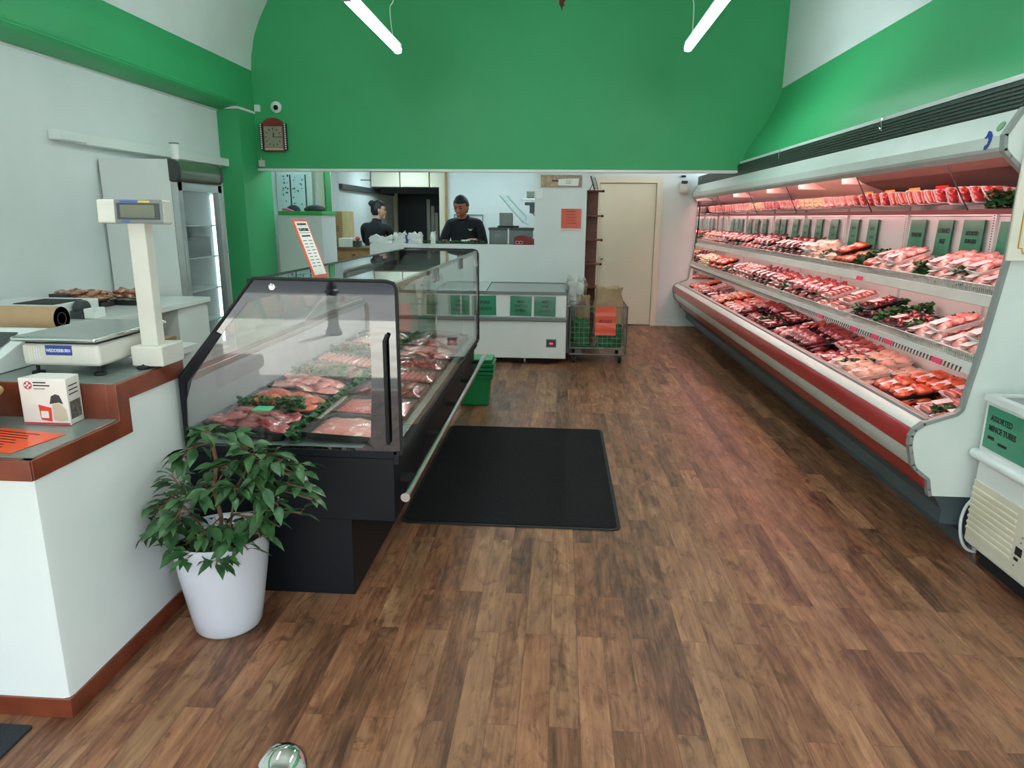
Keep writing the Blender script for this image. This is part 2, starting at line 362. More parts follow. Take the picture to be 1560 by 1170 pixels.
# ------------------------------------------------------------------ meat and trays
def meat_mat(name, c1, c2, scale=30, fat=None, coat=1.0):
    m = bpy.data.materials.new(name); m.use_nodes = True; nt = m.node_tree; b = nt.nodes['Principled BSDF']
    N = nt.nodes.new; L = nt.links.new
    tc = N('ShaderNodeTexCoord'); n = N('ShaderNodeTexNoise'); n.inputs['Scale'].default_value = scale; n.inputs['Detail'].default_value = 4; n.inputs['Distortion'].default_value = 1
    L(tc.outputs['Object'], n.inputs['Vector'])
    r = N('ShaderNodeValToRGB'); r.color_ramp.elements[0].position = .38; r.color_ramp.elements[0].color = c1
    r.color_ramp.elements[1].position = .60; r.color_ramp.elements[1].color = c2
    if fat: e = r.color_ramp.elements.new(.68); e.color = fat
    L(n.outputs['Fac'], r.inputs['Fac']); L(r.outputs['Color'], b.inputs['Base Color'])
    b.inputs['Roughness'].default_value = .4; b.inputs['Coat Weight'].default_value = coat; b.inputs['Coat Roughness'].default_value = .08
    n2 = N('ShaderNodeTexNoise'); n2.inputs['Scale'].default_value = 38; n2.inputs['Detail'].default_value = 2; L(tc.outputs['Object'], n2.inputs['Vector'])
    bp = N('ShaderNodeBump'); bp.inputs['Strength'].default_value = .7; bp.inputs['Distance'].default_value = .01; L(n2.outputs['Fac'], bp.inputs['Height'])
    L(bp.outputs['Normal'], b.inputs['Coat Normal'])
    MATS[name] = m
    return m
M_RED = meat_mat('red_beef', S(142, 34, 38), S(176, 56, 56), 34, S(222, 176, 160))
M_DARK = meat_mat('dark_beef', S(96, 22, 28), S(134, 36, 42), 30, S(176, 96, 90))
M_PINK = meat_mat('pink_pork', S(206, 118, 112), S(224, 150, 140), 24, S(238, 206, 192))
M_MINCE = meat_mat('beef_mince', S(158, 54, 54), S(202, 108, 100), 140, S(226, 170, 158))
M_CHICK = meat_mat('pale_chicken', S(222, 168, 146), S(234, 192, 168), 20, S(240, 214, 190))
M_SAUS = meat_mat('sausage_skin', S(168, 84, 76), S(196, 116, 102), 60)
M_MARI = meat_mat('marinated_meat', S(196, 62, 34), S(222, 104, 56), 30, S(150, 44, 26))
M_YEL = meat_mat('crumbed_meat', S(206, 168, 104), S(222, 190, 132), 60)
FOAMW = mat('white_foam_tray', S(230, 226, 222), .5)
FOAMB = mat('black_foam_tray', S(24, 24, 26), .4)
LABEL = mat('white_price_label', S(240, 238, 236), .35, coat=.6)

def tray_mb(w, d, h=.022, th=.004):
    """shallow foam tray, open on top, w along x, d along y"""
    o = MB(); i = .012
    def ring(w, d, z, c=.014):
        a, b = w/2, d/2
        return [Vector(p) for p in ((-a+c, -b, z), (a-c, -b, z), (a, -b+c, z), (a, b-c, z), (a-c, b, z), (-a+c, b, z), (-a, b-c, z), (-a, -b+c, z))]
    rs = [ring(w-2*i, d-2*i, 0), ring(w, d, h), ring(w-2*th, d-2*th, h), ring(w-2*i-2*th, d-2*i-2*th, th)]
    vs = sum(rs, []); fs = [tuple(range(8))[::-1]]
    for k in range(3):
        for j in range(8): fs.append((k*8+j, k*8+(j+1) % 8, (k+1)*8+(j+1) % 8, (k+1)*8+j))
    fs.append(tuple(range(24, 32)))
    return o.add(vs, fs)

def meat_mb(kind, w, d, z0=.008):
    o = MB(); R = random.uniform
    iw, idp = w-.03, d-.026
    if kind == 'steaks':
        n = max(3, int(iw/.05))
        for k in range(n):
            x = -iw/2+iw*(k+.5)/n
            Mx = Matrix.Rotation(R(-.4, -.2), 3, 'Y') @ Matrix.Rotation(R(-.15, .15), 3, 'Z')
            o.ball((x, R(-.004, .004), z0+.017), (iw/n*.85, idp*.47, .012), 12, 6, Mx, .35)
    elif kind == 'chops':
        for k in range(3):
            for j in range(2):
                Mx = Matrix.Rotation(R(-.5, .5), 3, 'Z') @ Matrix.Rotation(R(-.3, .3), 3, 'Y')
                o.ball((-iw/2+iw*(k+.5)/3, -idp/4+idp/2*j, z0+.018+R(0, .006)), (iw*.2, idp*.27, .014), 12, 6, Mx, .5)
    elif kind == 'sausages':
        n = max(4, int(iw/.028))
        for k in range(n):
            x = -iw/2+iw*(k+.5)/n; r = iw/n*.52; y0, y1 = -idp*.42, idp*.42
            pts = [(x+R(-.002, .002)+.004*math.sin(t*3), y0+(y1-y0)*t, z0+r+.002*math.sin(t*5)) for t in (0, .06, .25, .5, .75, .94, 1)]
            p = [Vector(q) for q in pts]; o.tube(p[1:-1], r, 8); o.ball(p[1], r*.98, 8, 6); o.ball(p[-2], r*.98, 8, 6)
    elif kind == 'mince':
        nx, ny = 11, 9
        vs = []
        sd = Vector((R(0, 50), R(0, 50), 0))
        for j in range(ny):
            for i in range(nx):
                u, v = i/(nx-1)*2-1, j/(ny-1)*2-1
                e = (1-abs(u)**6)*(1-abs(v)**6)
                vs.append((u*iw/2, v*idp/2, z0+e*(.026+.008*noise.noise(Vector((u*3, v*3, 0))+sd)+.005*noise.noise(Vector((u*9, v*9, 0))+sd))))
        o.add(vs, [(j*nx+i, j*nx+i+1, (j+1)*nx+i+1, (j+1)*nx+i) for j in range(ny-1) for i in range(nx-1)])
    elif kind == 'pieces':
        for k in range(4):
            Mx = Matrix.Rotation(R(-.6, .6), 3, 'Z')
            o.ball((-iw/4+iw/2*(k % 2)+R(-.008, .008), -idp/4+idp/2*(k//2), z0+.018), (iw*.27, idp*.25, .02), 14, 8, Mx, .45)
    elif kind == 'diced':
        for k in range(int(iw*idp/.00055)):
            Mx = Matrix.Rotation(R(0, 3), 4, 'Z') @ Matrix.Rotation(R(-.5, .5), 4, 'X')
            s = R(.010, .015); c = Vector((R(-iw/2+s, iw/2-s), R(-idp/2+s, idp/2-s), z0+R(.008, .026)))
            o.ball(c, (s, s*.8, s*.75), 7, 5, Mx.to_3x3(), .3)
    elif kind == 'roast':
        o.ball((0, 0, z0+.034), (iw*.44, idp*.46, .036), 20, 12, None, .35)
    return o

PK = {}
def pack_proto(key, kind, mm, tm, w=.2, d=.14, sm=None):
    rt = bpy.data.objects.new('meat_tray', None); COL.objects.link(rt); rt.empty_display_size = .03; reg(rt, (0, 0, 0))
    tray_mb(w, d).build('tray', tm, rt, smooth=False)
    meat_mb(kind, w, d).build('meat', mm, rt, angle=70)
    h = .044 if kind == 'roast' else .034
    lb = MB(); lx = random.uniform(-.3, .1)*w
    lb.box(-.038, -.026, -.0006, .038, .026, .0006, Matrix.Translation((lx, random.uniform(-.15, .15)*d, h+.008)) @ Matrix.Rotation(random.uniform(-.2, .2), 4, 'Z') @ Matrix.Rotation(random.uniform(-.1, .1), 4, 'Y'))
    lb.build('price_label', LABEL, rt, smooth=False)
    PK[key] = rt; rt['category'] = 'meat tray'
    return rt
for key, kind, mm, tm in (
    ('red beef steaks', 'steaks', M_RED, FOAMB), ('dark red beef slices', 'steaks', M_DARK, FOAMB),
    ('pink pork chops', 'chops', M_PINK, FOAMW), ('red lamb chops', 'chops', M_RED, FOAMW),
    ('brown-pink sausages', 'sausages', M_SAUS, FOAMW), ('red beef mince', 'mince', M_MINCE, FOAMB),
    ('pale chicken pieces', 'pieces', M_CHICK, FOAMW), ('diced red meat', 'diced', M_RED, FOAMB),
    ('orange marinated meat', 'pieces', M_MARI, FOAMB), ('dark red roast', 'roast', M_DARK, FOAMB),
    ('pale crumbed meat', 'chops', M_YEL, FOAMW)):
    pack_proto(key, kind, mm, tm)
USED = set()
def put_pack(key, loc, rot, label, group, scale=None):
    p = PK[key]
    if key not in USED:
        USED.add(key); p.location = loc; p.rotation_euler = rot; p['label'] = label; p['group'] = group
        if scale: p.scale = scale
        return p
    return dup(p, loc, rot, label, group, scale)

def parsley_mb(L, w=.035, h=.045, n=150, axis='x', sc=1):
    o = MB(); R = random.uniform
    for k in range(n):
        t = R(-L/2, L/2); a = R(0, 2*PI); s = R(.010, .019)*sc
        c = Vector((t, R(-w/2, w/2), R(.004, h)))
        if axis == 'y': c = Vector((c.y, c.x, c.z))
        Mx = Matrix.Rotation(a, 4, 'Z') @ Matrix.Rotation(R(-1.1, 1.1), 4, 'X')
        vs = [c+(Mx @ Vector(q)).to_3d() for q in ((-s, 0, 0), (-.3*s, -.55*s, .2*s), (s, 0, 0), (-.3*s, .55*s, .2*s), (.2*s, -.9*s, .1*s), (.2*s, .9*s, .1*s))]
        o.add(vs, [(0, 1, 2, 3), (1, 4, 2), (2, 5, 3)])
    if axis == 'y': o.box(-.012, -L/2, 0, .012, L/2, .008)
    else: o.box(-L/2, -.012, 0, L/2, .012, .008)
    return o

# ------------------------------------------------------------------ stepped sales counter
cx0, cx1 = -3.1, -1.5
ct = thing('sales_counter', (-2.2, 2.1, 0), 'white sales counter with stepped laminate top and red-brown timber edging beside the potted ficus', 'counter')
MB().prism([(cx0, 1.775), (cx1-.025, 1.775), (cx1-.01, 1.782), (cx1-.005, 1.8), (cx1-.005, 2.595), (cx0, 2.595)], .06, .81, 'z').prism([(cx0, 2.24), (cx1-.005, 2.24), (cx1-.005, 2.595), (cx0, 2.595)], .81, .93, 'z').build('body', WHITE, ct)
MB().box(cx0, 1.768, 0, cx1+.002, 2.597, .066).build('kick_board', REDW, ct, bevel=.002)
MB().prism([(1.762, .80), (1.762, .862), (2.17, .862), (2.17, .988), (2.60, .988), (2.60, .922), (2.235, .922), (2.235, .80)], cx1-.03, cx1+.008, 'x').build('side_edging', REDW, ct, bevel=.003)
MB().box(cx0, 1.755, .80, cx1+.006, 1.785, .862).build('front_edging', REDW, ct, bevel=.003)
MB().box(cx0, 2.170, .862, cx1-.028, 2.19, .988).build('riser', REDW, ct, bevel=.002)
MB().box(cx0, 1.782, .84, cx1-.004, 2.172, .865).build('lower_worktop', LAM, ct, bevel=.002)
MB().box(cx0, 2.172, .965, cx1-.004, 2.598, .991).build('upper_worktop', LAM, ct, bevel=.002)

# orange notice lying on the lower worktop
on = thing('counter_notice', (-1.72, 1.94, .866), 'orange notice sheet lying flat on the lower worktop in front of the donation box', 'notice')
Mn = Matrix.Translation((-1.725, 1.925, .866)) @ Matrix.Rotation(-.18, 4, 'Z')
MB().box(-.155, -.095, 0, .155, .095, .001, Mn).build('sheet', ORANGE, on, smooth=False)
q = MB()
for k in range(7): q.box(-.12+.01*(k % 3), .066-k*.021, .001, .08-.02*(k % 2), .072-k*.021, .0016, Mn)
q.build('print_lines', BLK, on, smooth=False)

# donation box
db = thing('donation_box', (-1.69, 2.13, .866), 'small white printed cardboard donation box standing before the weighing scale', 'box')
MB().prism([(-1.768, 2.085), (-1.604, 2.085), (-1.616, 2.167), (-1.75, 2.167)], .866, 1.024, 'z').build('carton', mat('printed_card', S(232, 228, 222), .35, coat=.4), db, bevel=.002)
MB().box(-1.765, 2.0835, .868, -1.607, 2.0845, .874).build('red_edge', mat('red_print', S(206, 50, 66), .4), db, smooth=False)
def fdisc(o, x, z, r, y=2.0838, n=20):
    return o.lathe([(.0001, 0), (r, 0), (r, .0006), (.0001, .0006)], (x, y, z), n, 'y')
MB().lathe([(.0001, 0), (.014, 0), (.014, .0008), (.0001, .0008)], (-1.735, 2.0848, 1.0), 24, 'y').build('round_emblem', mat('red_print', S(206, 50, 66)), db)
MB().box(-1.746, 2.0832, .997, -1.724, 2.0838, 1.003).box(-1.738, 2.0832, .989, -1.732, 2.0838, 1.011).build('white_cross', PAPER, db, smooth=False)
q = MB()
for k in range(3): q.box(-1.716, 2.0838, 1.008-k*.010, -1.672+.012*(k == 1)-.006*(k == 2), 2.0846, 1.012-k*.010-(.002 if k == 2 else 0))
q.build('print_lines', BLK, db, smooth=False)
MB().prism([(-1.708, .935), (-1.665, .925), (-1.665, .918), (-1.668, .878), (-1.704, .884)], 2.0834, 2.0846).build('red_bucket_picture', mat('red_print2', S(226, 66, 48), .4), db, smooth=False)
MB().box(-1.702, 2.0828, .890, -1.676, 2.0836, .914).build('bucket_label_picture', PAPER, db, smooth=False)
MB().prism([(-1.66, .965), (-1.645, .972), (-1.632, .968), (-1.626, .952), (-1.622, .938), (-1.634, .944), (-1.648, .942), (-1.668, .938)], 2.0834, 2.0846).build('dark_dog_picture', mat('dark_print', S(60, 56, 54), .5), db, smooth=False)
MB().prism([(-1.66, .938), (-1.634, .942), (-1.614, .92), (-1.612, .884), (-1.64, .878), (-1.662, .884)], 2.0836, 2.0846).build('tan_picture', mat('tan_print', S(200, 186, 168), .5), db, smooth=False)
q = MB()
q.add([(-1.6045, 2.092, .885), (-1.6135, 2.155, .885), (-1.6135, 2.155, .945), (-1.6045, 2.092, .945)], [(0, 1, 2, 3)])
q.build('side_picture', mat('grey_print', S(120, 112, 104), .5, var=S(70, 66, 66), vscale=60), db, smooth=False)
q = MB()
for k in range(3): q.add([(-1.6045, 2.095, .995-k*.014), (-1.6135, 2.150, .995-k*.014), (-1.6135, 2.150, .999-k*.014), (-1.6045, 2.095, .999-k*.014)], [(0, 1, 2, 3)])
q.build('side_print_lines', BLK, db, smooth=False)

# wicker basket with something green in it
bk = thing('wicker_basket', (-1.87, 2.03, .866), 'tan wicker basket at the left end of the lower worktop', 'basket')
WICK = mat('wicker', S(196, 164, 112), .7, var=S(156, 120, 74), vscale=90, bump=.5, bscale=160)
q = MB(); bc = (-1.925, 1.985)
for k in range(13):
    z = .872+k*.009; r = .088+.045*(k/12); off = .5*(k % 2)
    q.tube([(bc[0]+(r+.003*math.sin((i+off)*PI))*math.cos(2*PI*i/32), bc[1]+(r+.003*math.sin((i+off)*PI))*math.sin(2*PI*i/32), z) for i in range(33)], .0052, 6)
q.build('basket_wall', WICK, bk)
MB().cyl((bc[0], bc[1], .866), (bc[0], bc[1], .874), .09, 24).build('basket_base', WICK, bk)
MB().tube([(bc[0]+.137*math.cos(2*PI*i/32), bc[1]+.137*math.sin(2*PI*i/32), .986) for i in range(33)], .008, 8).build('rim', WICK, bk)
gp = MB()
for k in range(5): gp.ball((bc[0]+.045*math.cos(k*1.3), bc[1]+.045*math.sin(k*1.3), .905), (.03, .03, .029), 14, 8, None, .3)
gp = None
for k in range(5):
    tag(MB().ball((bc[0]+.052*math.cos(k*1.257), bc[1]+.052*math.sin(k*1.257), .932), (.026, .03, .055), 14, 10, None, .15).build('wrapped_snack', mat('green_wrapper', S(120, 140, 88), .4, coat=.4), None), 'olive green wrapped packet standing inside the wicker basket', 'packet', 'packets in the wicker basket')

# weighing scale with customer display
sc = thing('weighing_scale', (-1.8, 2.5, .991), 'ivory shop weighing scale with steel platter and pole display on the upper worktop', 'scale')
IV = IVORY
sx0, sx1, sy0, sy1 = -1.885, -1.60, 2.26, 2.66
MB().box(sx0, sy0, 1.026, sx1, sy1, 1.105).build('housing', IV, sc, bevel=.014, seg=3)
MB().box(sx0+.01, sy0+.01, 1.104, sx1-.01, sy1-.01, 1.116).build('platter_seat', BLACKM, sc, bevel=.004)
MB().box(sx0-.022, sy0-.02, 1.114, sx1+.006, sy1+.03, 1.132).build('platter', STEEL, sc, bevel=.008, seg=3)
bp_ = MB().box(sx0+.092, sy0-.003, 1.066, sx0+.188, sy0+.002, 1.100).build('badge', mat('badge_blue', S(44, 66, 150), .35), sc, bevel=.001)
text('WEDDERBURN', .0165, face_m((sx0+.140, sy0-.0036, 1.0825), (1, 0, 0), (0, 0, 1)), PAPER, sc, sx=.80, bold=.0002)
MB().box(sx0+.10, sy0-.002, 1.04, sx0+.185, sy0+.004, 1.064).build('seal_plate', mat('seal_cream', S(214, 210, 196), .5), sc, bevel=.001)
q = MB()
for k in range(5): q.box(sx0+.03+.009*k, sy0-.0015, 1.045, sx0+.034+.009*k, sy0+.001, 1.095)
q.build('vent_slots', mat('slot_pale', S(232, 231, 224), .6), sc, smooth=False)  # vent slots in a paler tone than the housing
for (x, y) in ((sx1-.025, sy0+.03), (sx0+.03, sy0+.03), (sx1-.025, sy1-.03), (sx0+.03, sy1-.03)):
    MB().cyl((x, y, .999), (x, y, 1.03), .006).lathe([(.02, .991-.991), (.022, .004), (.02, .01), (.008, .012)], (x, y, .991), 20).build('foot', BLACKM, sc)
px, py = -1.515, 2.45
MB().box(px-.06, py-.05, 1.0, px+.06, py+.10, 1.075).build('pole_base', IV, sc, bevel=.005)
MB().box(sx1-.01, py-.01, 1.035, px-.05, py+.05, 1.06).build('link_arm', IV, sc, bevel=.003)
MB().box(px-.035, py-.02, 1.07, px+.03, py+.03, 1.53).build('pole', IV, sc, bevel=.004)
Mh = Matrix.Translation((px-.012, py, 1.555)) @ Matrix.Rotation(math.radians(4), 4, 'Z') @ Matrix.Rotation(math.radians(-3), 4, 'X')
MB().box(-.118, -.035, -.04, .118, .035, .044, Mh).build('display_head', IV, sc, bevel=.008, seg=3)
MB().box(-.052, -.0385, -.0385, .117, -.033, .043, Mh).build('display_bezel', GREYP, sc, bevel=.002)
MB().box(-.042, -.041, -.026, .108, -.037, .030, Mh).build('display_window', DGREY, sc, smooth=False)
MB().box(-.030, -.042, -.020, .092, -.040, .024, Mh).build('display_screen', mat('lcd', S(72, 80, 44), .25, coat=.6), sc, smooth=False)
MB().box(-.03, -.040, .032, .03, -.038, .039, Mh).box(-.03, -.040, -.036, .0, -.038, -.030, Mh).build('blue_legend', mat('legend_blue', S(64, 96, 190), .5), sc, smooth=False)
MB().box(.035, -.040, .032, .075, -.038, .039, Mh).build('yellow_legend', mat('legend_yellow', S(214, 190, 70), .5), sc, smooth=False)
kn = MB().lathe([(.02, 0), (.022, .006), (.02, .012), (.006, .014), (.001, .018)], (-1.5+.008-.04, 2.4, .991), 20)
tag(kn.build('suction_hook', BLACKM), 'small black round knob at the foot of the scale pole', 'knob')
tp = thing('tape_dispenser', (-1.52, 2.53, .991), 'tiny pink and yellow tape dispenser on the counter corner behind the scale pole', 'tape dispenser')
MB().prism([(2.505, .992), (2.575, .992), (2.57, 1.012), (2.535, 1.02), (2.51, 1.04)], -1.532, -1.512, 'x').build('body', mat('dark_red_plastic', S(90, 20, 40), .4), tp)
MB().lathe([(.012, 0), (.022, 0), (.022, .012), (.012, .012), (.012, 0)], (-1.508, 2.54, 1.03), 20, 'x').build('tape_roll', mat('hot_pink', S(235, 50, 110), .4), tp)
MB().box(-1.55, 2.50, .992, -1.535, 2.54, 1.03).build('yellow_tab', mat('yellow_plastic', S(224, 206, 60), .4), tp, bevel=.002)

def rear_door_mat():
    m = bpy.data.materials.new('frosted_white_acrylic'); m.use_nodes = True; nt = m.node_tree; b = nt.nodes['Principled BSDF']
    b.inputs['Base Color'].default_value = S(228, 232, 232); b.inputs['Roughness'].default_value = .12; b.inputs['Coat Weight'].default_value = 1
    t = nt.nodes.new('ShaderNodeBsdfTransparent'); x = nt.nodes.new('ShaderNodeMixShader'); x.inputs[0].default_value = .4
    nt.links.new(t.outputs[0], x.inputs[1]); nt.links.new(b.outputs[0], x.inputs[2]); nt.links.new(x.outputs[0], nt.nodes['Material Output'].inputs['Surface'])
    return m
# ------------------------------------------------------------------ glass meat case
X0, X1, Y0, Y1 = -1.488, -.61, 2.55, 5.16
cs = thing('meat_display_case', (-1.05, 3.85, 0), 'black serve-over glass meat display case with angled glass in the middle of the shop', 'display case')
MB().box(-1.47, Y0+.012, 0, -.826, Y1-.012, .346).build('plinth', BLACK, cs, bevel=.002)
MB().box(X0, Y0, .345, -.64, Y1, .612).build('tank_body', BLACK, cs, bevel=.003)
MB().box(X0, Y0-.002, .614, -.638, Y1+.002, .645).box(-.64, Y0, .59, -.618, Y1, .632).build('top_band', BLACK, cs, bevel=.002)
MB().box(-.628, Y0, .628, -.604, Y1, .650).build('bumper_strip', BLACKM, cs, bevel=.003)
outer = [(-1.486, .925), (-1.30, 1.15), (-1.156, 1.318), (-.9, 1.316), (-.64, 1.312), (-.612, 1.29), (-.610, .95), (-.610, .70), (-.610, .645), (-1.05, .645), (-1.488, .645), (-1.488, .80)]
inner = [(-1.44, .915), (-1.28, 1.125), (-1.185, 1.225), (-1.075, 1.258), (-.75, 1.256), (-.715, 1.225), (-.715, .95), (-.728, .70), (-.765, .655), (-1.05, .655), (-1.470, .655), (-1.478, .80)]
win = [(-1.44, .915), (-1.27, 1.14), (-1.185, 1.225), (-1.14, 1.23), (-1.075, 1.258), (-.76, 1.256), (-.725, 1.245), (-.712, 1.215), (-.712, .80), (-.728, .69), (-.765, .655), (-1.470, .655), (-1.478, .80)]
def ring_plate(o, ou, inn, y0, y1):
    n = len(ou)
    vs = [(p[0], y0, p[1]) for p in ou]+[(p[0], y0, p[1]) for p in inn]+[(p[0], y1, p[1]) for p in ou]+[(p[0], y1, p[1]) for p in inn]
    fs = []
    for i in range(n):
        j = (i+1) % n
        fs += [(i, j, n+j, n+i), (2*n+i, 3*n+i, 3*n+j, 2*n+j), (i, 2*n+i, 2*n+j, j), (n+i, n+j, 3*n+j, 3*n+i)]
    return o.add(vs, fs)
for (ya, yb) in ((Y0, Y0+.006), (Y1-.006, Y1)):
    pane = MB().prism(inner, ya+.001, yb-.001).build('end_glass', GLASS_T, cs, smooth=False)
    near = ya < 3
    if near: ring_plate(MB(), outer, inner, ya, yb).build('printed_border', FRIT, pane, smooth=False)
    else:
        thin = [(p[0]+(.05 if p[0] < -1.3 else -.03 if p[0] > -.7 else 0), p[1]+(-.03 if p[1] > 1.2 else 0)) for p in outer]
        thin = [(-1.46, .925), (-1.27, 1.14), (-1.14, 1.285), (-.9, 1.285), (-.66, 1.285), (-.64, 1.27), (-.638, .95), (-.638, .70), (-.638, .655), (-1.05, .655), (-1.47, .655), (-1.478, .80)]
        ring_plate(MB(), outer, thin, ya, yb).build('printed_border', FRIT, pane, smooth=False)
# black tube frame hugging each end panel
for ya in (Y0-.004, Y1+.002):
    MB().tube([(-1.480, ya+.003, .925), (-1.156, ya+.003, 1.318), (-.645, ya+.003, 1.314), (-.618, ya+.003, 1.306), (-.608, ya+.003, 1.285), (-.606, ya+.003, .64)], .007, 8).build('edge_frame', BLACKM, cs)
MB().prism([(-1.488, .90), (-1.488, .64), (-1.478, .64), (-1.46, .90), (-1.30, 1.10), (-1.33, 1.115), (-1.487, .93)], Y0-.006, Y0+.0005).build('corner_post', BLACK, cs, smooth=False)
RDOOR = rear_door_mat(); GLASS_F = glass('front_glass', (.97, .985, .975, 1), 1.5)
# front panes, top and the sliding rear doors
ys = [Y0+.01, Y0+.87, Y0+1.74, Y1-.01]
for a, b in zip(ys, ys[1:]):
    MB().box(-.616, a+.003, .65, -.611, b-.003, 1.303).build('front_pane', GLASS_F, cs, smooth=False)
MB().box(-1.15, Y0+.008, 1.306, -.617, Y1-.008, 1.312).build('top_glass', GLASS_T, cs, smooth=False)
for a, b in ((Y0+.01, 3.85), (3.86, Y1-.01)):
    d = MB().prism([(-1.475, .95), (-1.470, .946), (-1.165, 1.302), (-1.170, 1.306)], a, b).build('rear_door', RDOOR, cs, smooth=False)
    MB().prism([(-1.483, .93), (-1.468, .93), (-1.458, .955), (-1.473, .955)], a, b).build('door_rail', ALU, d, smooth=False)
MB().box(-1.488, Y0+.007, .90, -1.465, Y1-.007, .928).build('rear_sill', ALU, cs, bevel=.002)
MB().box(-1.488, Y0+.007, .64, -1.477, Y1-.007, .90).build('rear_wall', mat('case_grey', S(160, 166, 170), .5), cs, smooth=False)
MB().box(-1.185, Y0+.007, 1.292, -1.15, Y1-.007, 1.314).build('top_rear_rail', BLACK, cs, bevel=.002)
MB().box(-1.476, Y0+.007, .612, -.645, Y1-.007, .648).build('deck', mat('deck_grey', S(150, 154, 154), .4), cs, smooth=False)
MB().box(-.665, Y0+.01, .645, -.628, Y1-.01, .668).build('front_air_rail', STEEL, cs, bevel=.003)
MB().box(-.664, Y0+.007, 1.298, -.618, Y1-.007, 1.303).box(-.643, Y0+.007, 1.276, -.638, Y1-.007, 1.30).build('light_rail', ALU, cs, smooth=False)  # lip and cover shaped to hide the added glowing strip
MB().box(-.661, Y0+.02, 1.286, -.646, Y1-.02, 1.297).build('fill_strip', mat('case_fill', (1, 1, 1, 1), .5, emit=(1, .82, .83, 1), estr=34), cs, smooth=False)  # glowing strip added to brighten the meat
for yy in (ys[1], ys[2]):
    for dy in (-.04, .04):
        MB().prism([(yy+dy-.012, 1.30), (yy+dy+.012, 1.30), (yy+dy+.012, 1.25), (yy+dy+.004, 1.235), (yy+dy-.008, 1.24)], -.624, -.606, 'x').build('pane_clip', GREYP, cs, bevel=.002)
MB().lathe([(.012, 0), (.013, .003), (.012, .008), (.001, .009)], (-1.082, Y0-.001, 1.288), 20, 'y').build('lock_button', CHROME, cs)
MB().tube([(-.655, Y0-.012, .68), (-.655, Y0-.02, .70), (-.655, Y0-.02, 1.09), (-.645, Y0-.012, 1.115)], .008, 8).build('pull_handle', BLACKM, cs)
# bump rail

rl = MB().cyl((-.575, Y0-.09, .492), (-.575, Y1+.12, .492), .017, 16).build('bump_rail', STEEL, cs)
for ya in (Y0-.095, Y1+.118): MB().cyl((-.575, ya, .492), (-.575, ya+.007, .492), .0185, 16).build('rail_cap', CHROME, rl)
for k in range(5):
    y = Y0+.12+k*(Y1-Y0-.24)/4; MB().box(-.642, y-.02, .478, -.585, y+.02, .506).build('rail_bracket', BLACKM, cs, bevel=.003)

# meat trays inside the case

CTX = [('mounded red marinated meat', 'chops', M_RED), ('pink sausages', 'sausages', M_SAUS), ('coarse red mince', 'mince', M_MINCE), ('diced red meat', 'diced', M_RED), ('pale pink chops', 'chops', M_PINK), ('dark steaks', 'steaks', M_DARK), ('orange marinated meat', 'pieces', M_MARI), ('pink mince', 'mince', M_PINK)]
big = {}
for nm, kind, mm in CTX:
    rt = bpy.data.objects.new('deli_tray', None); COL.objects.link(rt); reg(rt, (0, 0, 0)); rt['category'] = 'meat tray'
    tray_mb(.36, .285, .03).build('tray', FOAMB, rt, smooth=False)
    mb = meat_mb(kind, .35, .275)
    if kind in ('chops', 'pieces', 'diced', 'steaks'):
        m2 = meat_mb(kind, .26, .2, .024); mb.add(m2.v, m2.f)
    mb.build('meat', mm, rt, angle=70)
    fm = MB(); nx = 9; sd = Vector((random.random()*40, 0, 0)); vs = []
    for j in range(nx):
        for i in range(nx):
            u, v = i/(nx-1)*2-1, j/(nx-1)*2-1; e = (1-u**4)*(1-v**4)
            vs.append((u*.178, v*.141, .031+.03*e+.006*noise.noise(Vector((u*3, v*3, 0))+sd)))
    fm.add(vs, [(j*nx+i, j*nx+i+1, (j+1)*nx+i+1, (j+1)*nx+i) for j in range(nx-1) for i in range(nx-1)])
    fm.build('cling_film', FILM, rt, angle=180)
    big[nm] = rt
rear = [0, 6, 4, 5, 1, 3, 7, 2]; front = [7, 2, 5, 1, 3, 4, 0, 5]
usedb = set()
ordn = ['nearest', 'second', 'third', 'fourth', 'fifth', 'sixth', 'seventh', 'farthest']
for row, (xx, seq) in enumerate(((-1.275, rear), (-.855, front))):
    for k in range(8):
        nm = CTX[seq[k]][0]; y = Y0+.19+k*.322; tl = math.radians(7 if row == 0 else 3)
        lab = f'black tray of {nm}, {ordn[k]} in the {"staff" if row == 0 else "customer"}-side row of the glass case'
        loc = (xx, y, .675 if row == 0 else .66)
        if nm not in usedb:
            usedb.add(nm); o = big[nm]; o.location = loc; o.rotation_euler = (0, tl, 0); o['label'] = lab; o['group'] = 'deli trays in the glass case'
        else: dup(big[nm], loc, (0, tl, 0), lab, 'deli trays in the glass case')
pd = parsley_mb(.3, .04, .05, 200, 'y').build('parsley_divider', LEAFP, None, smooth=False)
for k in range(8):
    o = pd if k == 0 else pd.copy()
    if k: COL.objects.link(o)
    o.location = (-1.065, Y0+.19+k*.322, .6525)
    tag(o, f'green plastic parsley strip between the two tray rows of the glass case, {ordn[k]} of eight', 'parsley divider', 'parsley strips in the glass case')
for k in range(3):
    o = pd.copy(); COL.objects.link(o); o.rotation_euler = (0, 0, PI/2); o.location = (-1.27, Y0+.19+.161+k*.644, .71)
    tag(o, f'green plastic parsley strip lying across the staff-side trays, {ordn[k]} of three', 'parsley divider', 'cross strips in the glass case')
tag(MB().box(-.98, 2.66, .735, -.965, 3.02, .742).build('serving_tongs', STEEL, None, bevel=.002), 'steel serving tongs resting along the nearest trays in the glass case', 'tongs')
tag(MB().box(-1.25, Y0+.10, .765, -1.18, Y0+.16, .772).build('price_card', mat('green_card', S(90, 190, 140), .5), None, bevel=.001), 'small mint green price card lying on the nearest red meat tray', 'price card')

